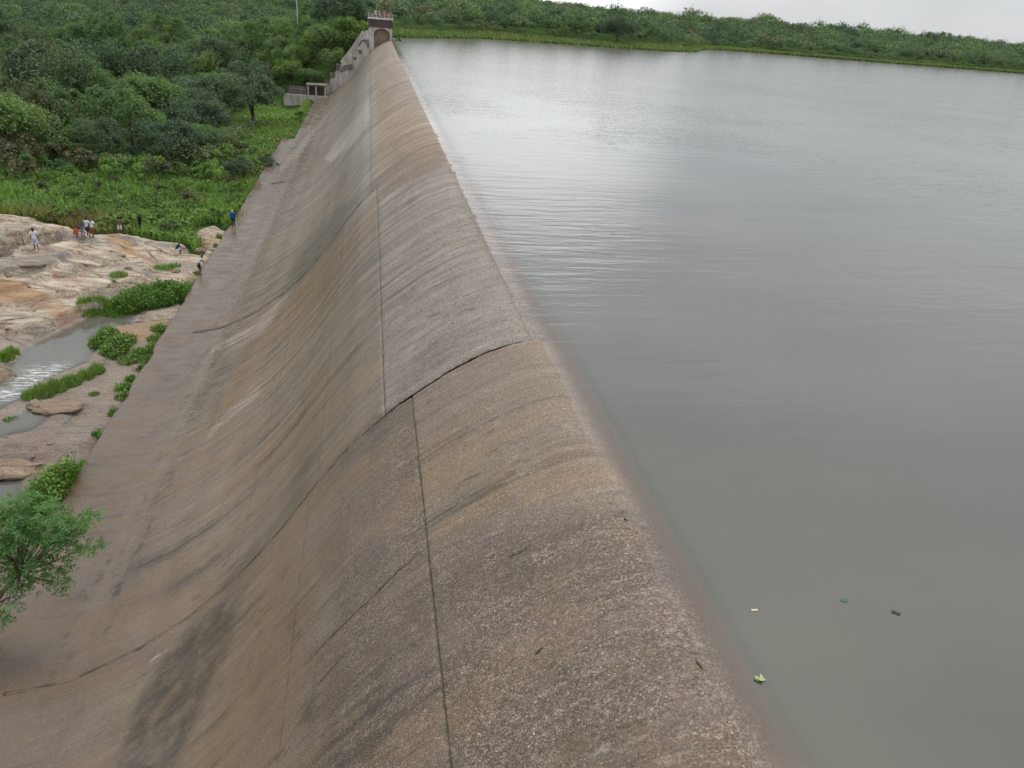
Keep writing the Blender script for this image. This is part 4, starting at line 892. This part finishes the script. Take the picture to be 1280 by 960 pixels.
boulder(250, 314, .5, .4, .25, 'small brown stone at the apron edge below the red rock', 11)
boulder(40, 331, 1.1, .5, .18, 'flat red stained stone slab at the feet of the man in white', 14)
STM = []
for k in range(4):
    bm = bmesh.new(); bmesh.ops.create_icosphere(bm, subdivisions=2, radius=1); rr = random.Random(k)
    for v in bm.verts: v.co *= .75+.5*rr.random()
    me = bpy.data.meshes.new('stone'); bm.to_mesh(me); bm.free(); me.materials.append(BOULDER); STM.append(me)
r = np.random.default_rng(55)
for k in range(70):
    px, py = r.random()*235, 300+r.random()*330; q = rock_hit(px, py)
    if q[0] > -14.7 or q[2] < -14.05: continue
    a = .1+.3*r.random()**2.5; o = nobj('stone', STM[k % 4], loc=(q[0], q[1], q[2]+a*.2)); o.scale = (a*1.3, a, a*.6); o.rotation_euler = (0, 0, r.random()*6); tag(o, 'small loose stone lying on the river rock', 'stone', 'loose stones on the river rock')
# concrete pole in the forest
x, _ = xz(371, 6, 236.); zg = float(z_ground(np.array([x]), np.array([236.]))[0])
pl = tag(empty('utility_pole', (x, 236., zg)), 'pale concrete utility pole rising out of the forest', 'pole'); MB().tube([(0, 0, -1), (0, 0, 24)], [.22, .14], 8).build('pole', CONC, pl); MB().box(-.9, .9, -.06, .06, 23.2, 23.35).build('crossarm', BARK, pl)
# things adrift on the water and lying on the crest
def flat_leaf(name, px, py, L, Wd, rz, mat, label, z=.006, n=1, curl=.1, cat='leaf'):
    p = at_z(px, py, z); r = np.random.default_rng(int(px)); Vs = []; Fs = []; b = 0
    for k in range(n):
        c = np.array((np.clip(r.normal(), -1.3, 1.3)*L*.20, np.clip(r.normal(), -1.3, 1.3)*L*.16, .004*k)) if n > 1 else np.zeros(3); a0 = rz+r.random()*6.28*(n > 1); ln = L*(.4 if n > 1 else 1.); wd = Wd*(.45 if n > 1 else 1.); u = np.linspace(-.5, .5, 7)
        hw = wd*.5*np.sqrt(np.clip(1-(2*u)**2*.96, 0, 1)); e = np.array((math.cos(a0), math.sin(a0), 0)); g = np.array((-e[1], e[0], 0))
        row = np.stack([c+u[:, None]*ln*e-g*hw[:, None]+np.array((0, 0, 1))*(curl*ln*(2*u)**2)[:, None], c+u[:, None]*ln*e+np.array((0, 0, 1))*(curl*ln*((2*u)**2-.25))[:, None], c+u[:, None]*ln*e+g*hw[:, None]+np.array((0, 0, 1))*(curl*ln*(2*u)**2)[:, None]], 1)
        Vs.append(row.reshape(-1, 3)); Fs.append(gridfaces(7, 3)+b); b += 21
    o = nobj(name, npmesh(name, np.concatenate(Vs), np.concatenate(Fs), mat, smooth=True), loc=tuple(p+np.array((0, 0, curl*L*.3)))); tag(o, label, cat)
LG = simple('pale_green_leaf', (.33, .40, .17), .6, .3, 30); LDK = simple('dark_leaf', (.035, .03, .025), .6, .3, 30); LGR = simple('drowned_leaf', (.045, .10, .075), .6, .2, 20)
flat_leaf('floating_sprig', 949, 849, .20, .10, .6, LG, 'pale green leafy sprig floating close to the dam edge', n=9, cat='sprig')
flat_leaf('curled_leaf', 1120, 766, .16, .07, -.7, LDK, 'dark curled leaf floating farthest out on the water', curl=.13)
flat_leaf('sunken_leaf', 1056, 750, .17, .10, .2, LGR, 'blurred green leaf floating between the other drifting bits', curl=.02)
p = at_z(943, 763, .0); MB().box(-.06, .06, -.022, .022, -.008, .016).build('wood_chip', simple('bleached_wood', (.50, .45, .35), .7, .2, 40), None, .005, loc=tuple(p)); tag(bpy.data.objects['wood_chip'], 'pale wood chip floating near the dam edge', 'wood chip')
def twig(px, py, pts, rr, label):
    d = ray(px, py); t = np.linspace(1, 60, 30000)/-d[2]; i = np.argmax(CH+t*d[2] < np.interp(t*d[0], PX, PZ)); q = t[i]*d+np.array((0, 0, CH+.012)); MB().tube([(a, b, float(np.interp(q[0]+a, PX, PZ)-np.interp(q[0], PX, PZ))+.008) for a, b in pts], rr, 6).build('twig', BARKD, None, loc=tuple(q)); tag(bpy.data.objects[[o.name for o in sc.objects if o.name.startswith('twig')][-1]], label, 'twig')
BARKD = simple('wet_bark', (.05, .035, .03), .7, .3, 20)
twig(873, 831, [(-.02, .09), (0, .02), (.02, -.04), (.025, -.10)], [.008, .011, .012, .008], 'dark bent twig lying on the pebbly crest near the water')
twig(673, 815, [(-.06, -.03), (0, 0), (.07, .04)], [.012, .018, .010], 'short dark stick lying on the middle of the pebbly crest')
twig(782, 650, [(-.03, .02), (.03, -.02)], [.012, .01], 'tiny dark stick lying on the pebbly crest edge near midway')

# ------------------------------------------------------------------ people
SKIN = simple('skin', (.20, .115, .075), .6, .15); HAIR = simple('black_hair', (.012, .010, .009), .6, .3)
_cl = {}
def cloth(col):
    if col not in _cl: _cl[col] = simple('cloth', col, .85, .18, 14., .1)
    return _cl[col]
def dirv(p, y): return np.array((math.sin(y)*math.sin(p), math.cos(y)*math.sin(p), -math.cos(p)))      # p: angle from straight down, y: heading (0 = forward)
def body(pose):
    """joints, bones; the figure faces +Y; feet at z = 0"""
    J = {}; R_ = {}; E_ = []
    def j(n, p, r, par=None):
        J[n] = np.array(p, float); R_[n] = r
        if par: E_.append((par, n))
    ln = pose.get('lean', 0.); tw_ = np.array((0, math.sin(ln), math.cos(ln))); hipz = 0.; P = np.zeros(3)
    j('pelvis', P, (.135, .105)); j('spine', P+tw_*.18, (.115, .09), 'pelvis'); j('chest', P+tw_*.38, (.145, .10), 'spine'); j('neck', P+tw_*.53+np.array((0, .01, 0)), (.052, .052), 'chest')
    hd = pose.get('nod', 0.); hv = np.array((0, math.sin(ln*.5+hd), math.cos(ln*.5+hd))); hf = np.array((0, hv[2], -hv[1]))
    j('jaw', J['neck']+hv*.10+hf*.015, (.062, .070), 'neck'); j('head', J['neck']+hv*.19, (.076, .092), 'jaw'); j('crown', J['neck']+hv*.27, (.055, .065), 'head'); j('nose', J['neck']+hv*.15+hf*.105, (.014, .014), 'head')
    for sd_, sg in (('L', -1), ('R', 1)):
        j('ear'+sd_, J['head']+np.array((sg*.085, -.005, -.02)), (.014, .02), 'head')
        sh = P+tw_*.47+np.array((sg*.175, 0, 0)); j('shoulder'+sd_, sh, (.058, .058), 'chest')
        a, b = pose.get('arm'+sd_, ((.12, sg*1.2), (.25, sg*.2))); e = sh+dirv(*a)*.29; j('elbow'+sd_, e, (.041, .041), 'shoulder'+sd_); w = e+dirv(*b)*.25; j('wrist'+sd_, w, (.026, .026), 'elbow'+sd_)
        hdv = dirv(b[0]+.1, b[1]); pm = w+hdv*.055; j('palm'+sd_, pm, (.033, .018), 'wrist'+sd_)
        fw = unit(np.cross(hdv, np.array((sg*1., 0, 0)))+1e-6); cu = np.array((-sg*1., 0, 0))
        for fi, (o, L) in enumerate(((-.027, .060), (-.009, .072), (.009, .068), (.027, .055))):
            k0 = pm+hdv*.035+fw*o; j('knuckle%s%d' % (sd_, fi), k0, (.0095, .0095), 'palm'+sd_); k1 = k0+hdv*L*.5+cu*.006; j('fingermid%s%d' % (sd_, fi), k1, (.0085, .0085), 'knuckle%s%d' % (sd_, fi)); j('fingertip%s%d' % (sd_, fi), k1+hdv*L*.42+cu*.018, (.007, .007), 'fingermid%s%d' % (sd_, fi))
        th0 = pm+fw*.036-hdv*.01; j('thumbbase'+sd_, th0, (.011, .011), 'palm'+sd_); j('thumbtip'+sd_, th0+fw*.018+hdv*.045+cu*.012, (.008, .008), 'thumbbase'+sd_)
        hp = P+np.array((sg*.095, 0, -.05)); j('hip'+sd_, hp, (.088, .092), 'pelvis'); a, b = pose.get('leg'+sd_, ((.05, sg*.6), (.03, sg*.5)))
        k = hp+dirv(*a)*.43; j('knee'+sd_, k, (.058, .058), 'hip'+sd_); an = k+dirv(*b)*.42; j('ankle'+sd_, an, (.036, .038), 'knee'+sd_); tf = pose.get('toe', 0.)
        j('heel'+sd_, an+np.array((0, -.03, -.045)), (.034, .034), 'ankle'+sd_); j('ball'+sd_, an+np.array((sg*.02, .12, -.055)), (.036, .026), 'ankle'+sd_); j('toe'+sd_, an+np.array((sg*.025, .19, -.06)), (.028, .018), 'ball'+sd_)
    zmin = min(J[q][2] for q in J if q[:3] in ('toe', 'hee', 'bal'))-.022
    if pose.get('seat'): zmin = min(zmin, J['pelvis'][2]-.13)
    for q in J: J[q] = J[q]-np.array((0, 0, zmin))
    return J, R_, E_
REG = {'spine': 'shirt', 'chest': 'shirt', 'shoulderL': 'shirt', 'shoulderR': 'shirt', 'elbowL': 'sleeve', 'elbowR': 'sleeve', 'wristL': 'forearm', 'wristR': 'forearm', 'hipL': 'shorts', 'hipR': 'shorts', 'kneeL': 'thigh', 'kneeR': 'thigh', 'ankleL': 'shin', 'ankleR': 'shin',
       'neck': 'neck', 'jaw': 'face', 'head': 'head', 'crown': 'head', 'nose': 'face', 'earL': 'face', 'earR': 'face'}
_bc = {}
def person(loc, rz, pose, label, shirt, shorts, hair=(.012, .010, .009), h=1.72, long_sleeve=False, trousers=False, cap=None, group=None, bare=False):
    J, R_, E_ = body(pose); names = list(J); key = repr(sorted(pose.items()))
    if key not in _bc:
        me = bpy.data.meshes.new('person'); me.from_pydata([tuple(J[n]) for n in names], [(names.index(a), names.index(b)) for a, b in E_], []); t = link(bpy.data.objects.new('skeleton', me)); md = t.modifiers.new('Skin', 'SKIN'); md.use_smooth_shade = True
        for v, n in zip(me.skin_vertices[0].data, names): v.radius = R_[n]; v.use_root = n == 'pelvis'
        ss = t.modifiers.new('Subdivision', 'SUBSURF'); ss.levels = 1; ss.render_levels = 1
        dg = bpy.context.evaluated_depsgraph_get(); out = bpy.data.meshes.new_from_object(t.evaluated_get(dg)); bpy.data.objects.remove(t); bpy.data.meshes.remove(me); out.name = 'person'; out.materials.clear(); out.materials.append(SKIN); _bc[key] = out
    me = _bc[key]; o = nobj('person', me, loc=tuple(loc)); s = h/1.72; o.scale = (s, s, s); o.rotation_euler = (0, 0, rz); tag(o, label, 'person', group)
    n = len(me.vertices); V = np.empty(n*3, np.float32); me.vertices.foreach_get('co', V); V = V.reshape(-1, 3); Nn = np.empty(n*3, np.float32); me.vertices.foreach_get('normal', Nn); Nn = Nn.reshape(-1, 3)
    fs = [tuple(p.vertices) for p in me.polygons]; ctr = np.array([V[list(f)].mean(0) for f in fs]); best = np.full(len(fs), 1e9); reg = np.zeros(len(fs), int); tt = np.zeros(len(fs)); bn = [(a, b) for a, b in E_]
    for i, (a, b) in enumerate(bn):
        A, B = J[a], J[b]; ab = B-A; u = np.clip(((ctr-A)@ab)/(ab@ab+1e-9), 0, 1); d = np.linalg.norm(ctr-A-u[:, None]*ab, axis=1)-.8*(R_[a][0]*(1-u)+R_[b][0]*u); m_ = d < best; best[m_] = d[m_]; reg[m_] = i; tt[m_] = u[m_]
    lab = [REG.get(bn[i][1], 'hand') for i in reg]
    def child(name, want, off, mat):
        sel = [f for f, l, u, c in zip(fs, lab, tt, ctr) if want(l, u, c)]
        if not sel: return
        ids = sorted({v for f in sel for v in f}); mp_ = {v: i for i, v in enumerate(ids)}; c = bpy.data.meshes.new(name); c.from_pydata([tuple(V[v]+Nn[v]*off) for v in ids], [], [tuple(mp_[v] for v in f) for f in sel]); c.materials.append(mat)
        for p in c.polygons: p.use_smooth = True
        nobj(name, c, o)
    if not bare: child('shirt', lambda l, u, c: l == 'shirt' or (l == 'sleeve' and (long_sleeve or u < .75)) or (l == 'forearm' and long_sleeve and u < .9) or (l == 'neck' and u < .25), .014, cloth(shirt))
    child('trousers' if trousers else 'shorts', lambda l, u, c: l == 'shorts' or (l == 'thigh' and (trousers or u < .9)) or (l == 'shin' and trousers and u < .9), .016, cloth(shorts))
    hc = J['head']; child('cap' if cap else 'hair', lambda l, u, c: l in ('head', 'face') and (c[2] > hc[2]+.035 or c[1] < hc[1]-.03), .015, cloth(cap) if cap else HAIR)
    return o
STAND = {}; WALK = {'legL': ((.25, 0.1), (.05, 0.)), 'legR': ((.2, math.pi), (.45, math.pi))}
HANDS = {'armL': ((.25, -.3), (1.2, .7)), 'armR': ((.25, .3), (1.2, -.7)), 'nod': .3}; SIT = {'lean': .55, 'nod': .2, 'legL': ((1.75, -.25), (.35, math.pi)), 'legR': ((1.85, .25), (.3, math.pi)), 'armL': ((.5, .1), (1.0, .3)), 'armR': ((.6, 0), (1.1, -.3)), 'seat': 1}
BEND = {'lean': .75, 'nod': .2, 'armL': ((.55, 0), (.6, .1)), 'armR': ((.6, .1), (.9, 0)), 'legL': ((.3, 0.), (.1, math.pi)), 'legR': ((.25, .2), (.15, math.pi))}
SQUAT = {'lean': .5, 'legL': ((1.9, -.3), (.55, math.pi)), 'legR': ((1.9, .3), (.55, math.pi)), 'armL': ((.7, 0), (1.1, .3)), 'armR': ((.7, 0), (1.1, -.3))}
AKIMBO = {'armL': ((.45, -1.3), (.9, 1.2)), 'armR': ((.45, 1.3), (.9, -1.2))}
def apron_hit(px, py): q = at_z(px, py, -13.1); return q
person(rock_hit(46, 314), .5, WALK, 'man in white t-shirt and pale shorts walking alone on the left slab', (.72, .72, .76), (.45, .52, .64), h=1.86)
person(rock_hit(105, 298), 2.9, HANDS, 'person in grey clothes at the left of the standing trio by the grass', (.10, .10, .13), (.28, .28, .38), h=1.62)
person(rock_hit(111, 297), -.5, HANDS, 'person in white top with dark shorts in the middle of the trio by the grass', (.72, .74, .78), (.05, .05, .06), h=1.74)
person(rock_hit(117, 298), 3.0, WALK, 'person in white top and red shorts at the right of the trio by the grass', (.78, .78, .80), (.38, .08, .07), h=1.76)
person(rock_hit(93, 296), -1.2, SQUAT, 'person crouching in red orange clothes beside the standing trio', (.52, .10, .04), (.50, .12, .05), h=1.6)
person(ground_hit(151, 294), .4, AKIMBO, 'bare-chested person in whitish shorts standing at the grass edge', (.3, .2, .12), (.60, .62, .62), h=1.66, bare=True)
person(ground_hit(176, 289), -.6, HANDS, 'person dressed all in black half hidden in the grass', (.015, .015, .025), (.012, .012, .016), h=1.6, long_sleeve=True, trousers=True)
person(rock_hit(221, 318)+np.array((0, 0, .02)), -1.2, SIT, 'person in dark navy shirt and white shorts sitting on the rock edge', (.03, .035, .07), (.62, .62, .66), h=1.7)
person(apron_hit(249, 343), -.7, BEND, 'person in whitish shirt and black shorts bending at the wet apron edge', (.50, .48, .46), (.03, .03, .035), h=1.72)
person(apron_hit(292, 284), .2, WALK, 'person in bright blue jacket and pale cap walking on the wet apron', (.015, .10, .42), (.03, .028, .03), h=1.74, long_sleeve=True, trousers=True, cap=(.66, .60, .36))
TP = [(465, 'black shirt', (.03, .02, .03), (.04, .03, .05), STAND), (469.6, 'white shirt', (.75, .74, .74), (.6, .45, .45), AKIMBO), (474, 'pale pink top', (.55, .33, .33), (.5, .3, .3), STAND), (477, 'dark red shirt', (.38, .05, .06), (.06, .03, .05), HANDS),
      (480.3, 'yellow top with dark shorts', (.55, .33, .10), (.05, .04, .06), STAND), (484, 'bright red top', (.50, .08, .10), (.40, .07, .08), AKIMBO), (487.4, 'coral red shirt', (.58, .14, .14), (.45, .1, .1), STAND)]
for i, (px, d, a, b, ps) in enumerate(TP):
    x, _ = xz(px, 20, YT+.6); person((x, YT+.6+.5*(i % 2), 4.46), math.pi+.4*(i % 3-1), ps, 'person in %s standing behind the tower railing' % d, a, b, h=1.62+.05*(i % 3))
x, _ = xz(489, 20, YT+1.2); person((x, YT+1.2, 4.46), math.pi-.8, {'armR': ((1.9, .8), (2.3, .6)), 'armL': ((.3, -1), (.4, 0))}, 'person in teal shirt raising an arm at the right end of the tower deck', (.10, .26, .26), (.03, .04, .05), h=1.7)
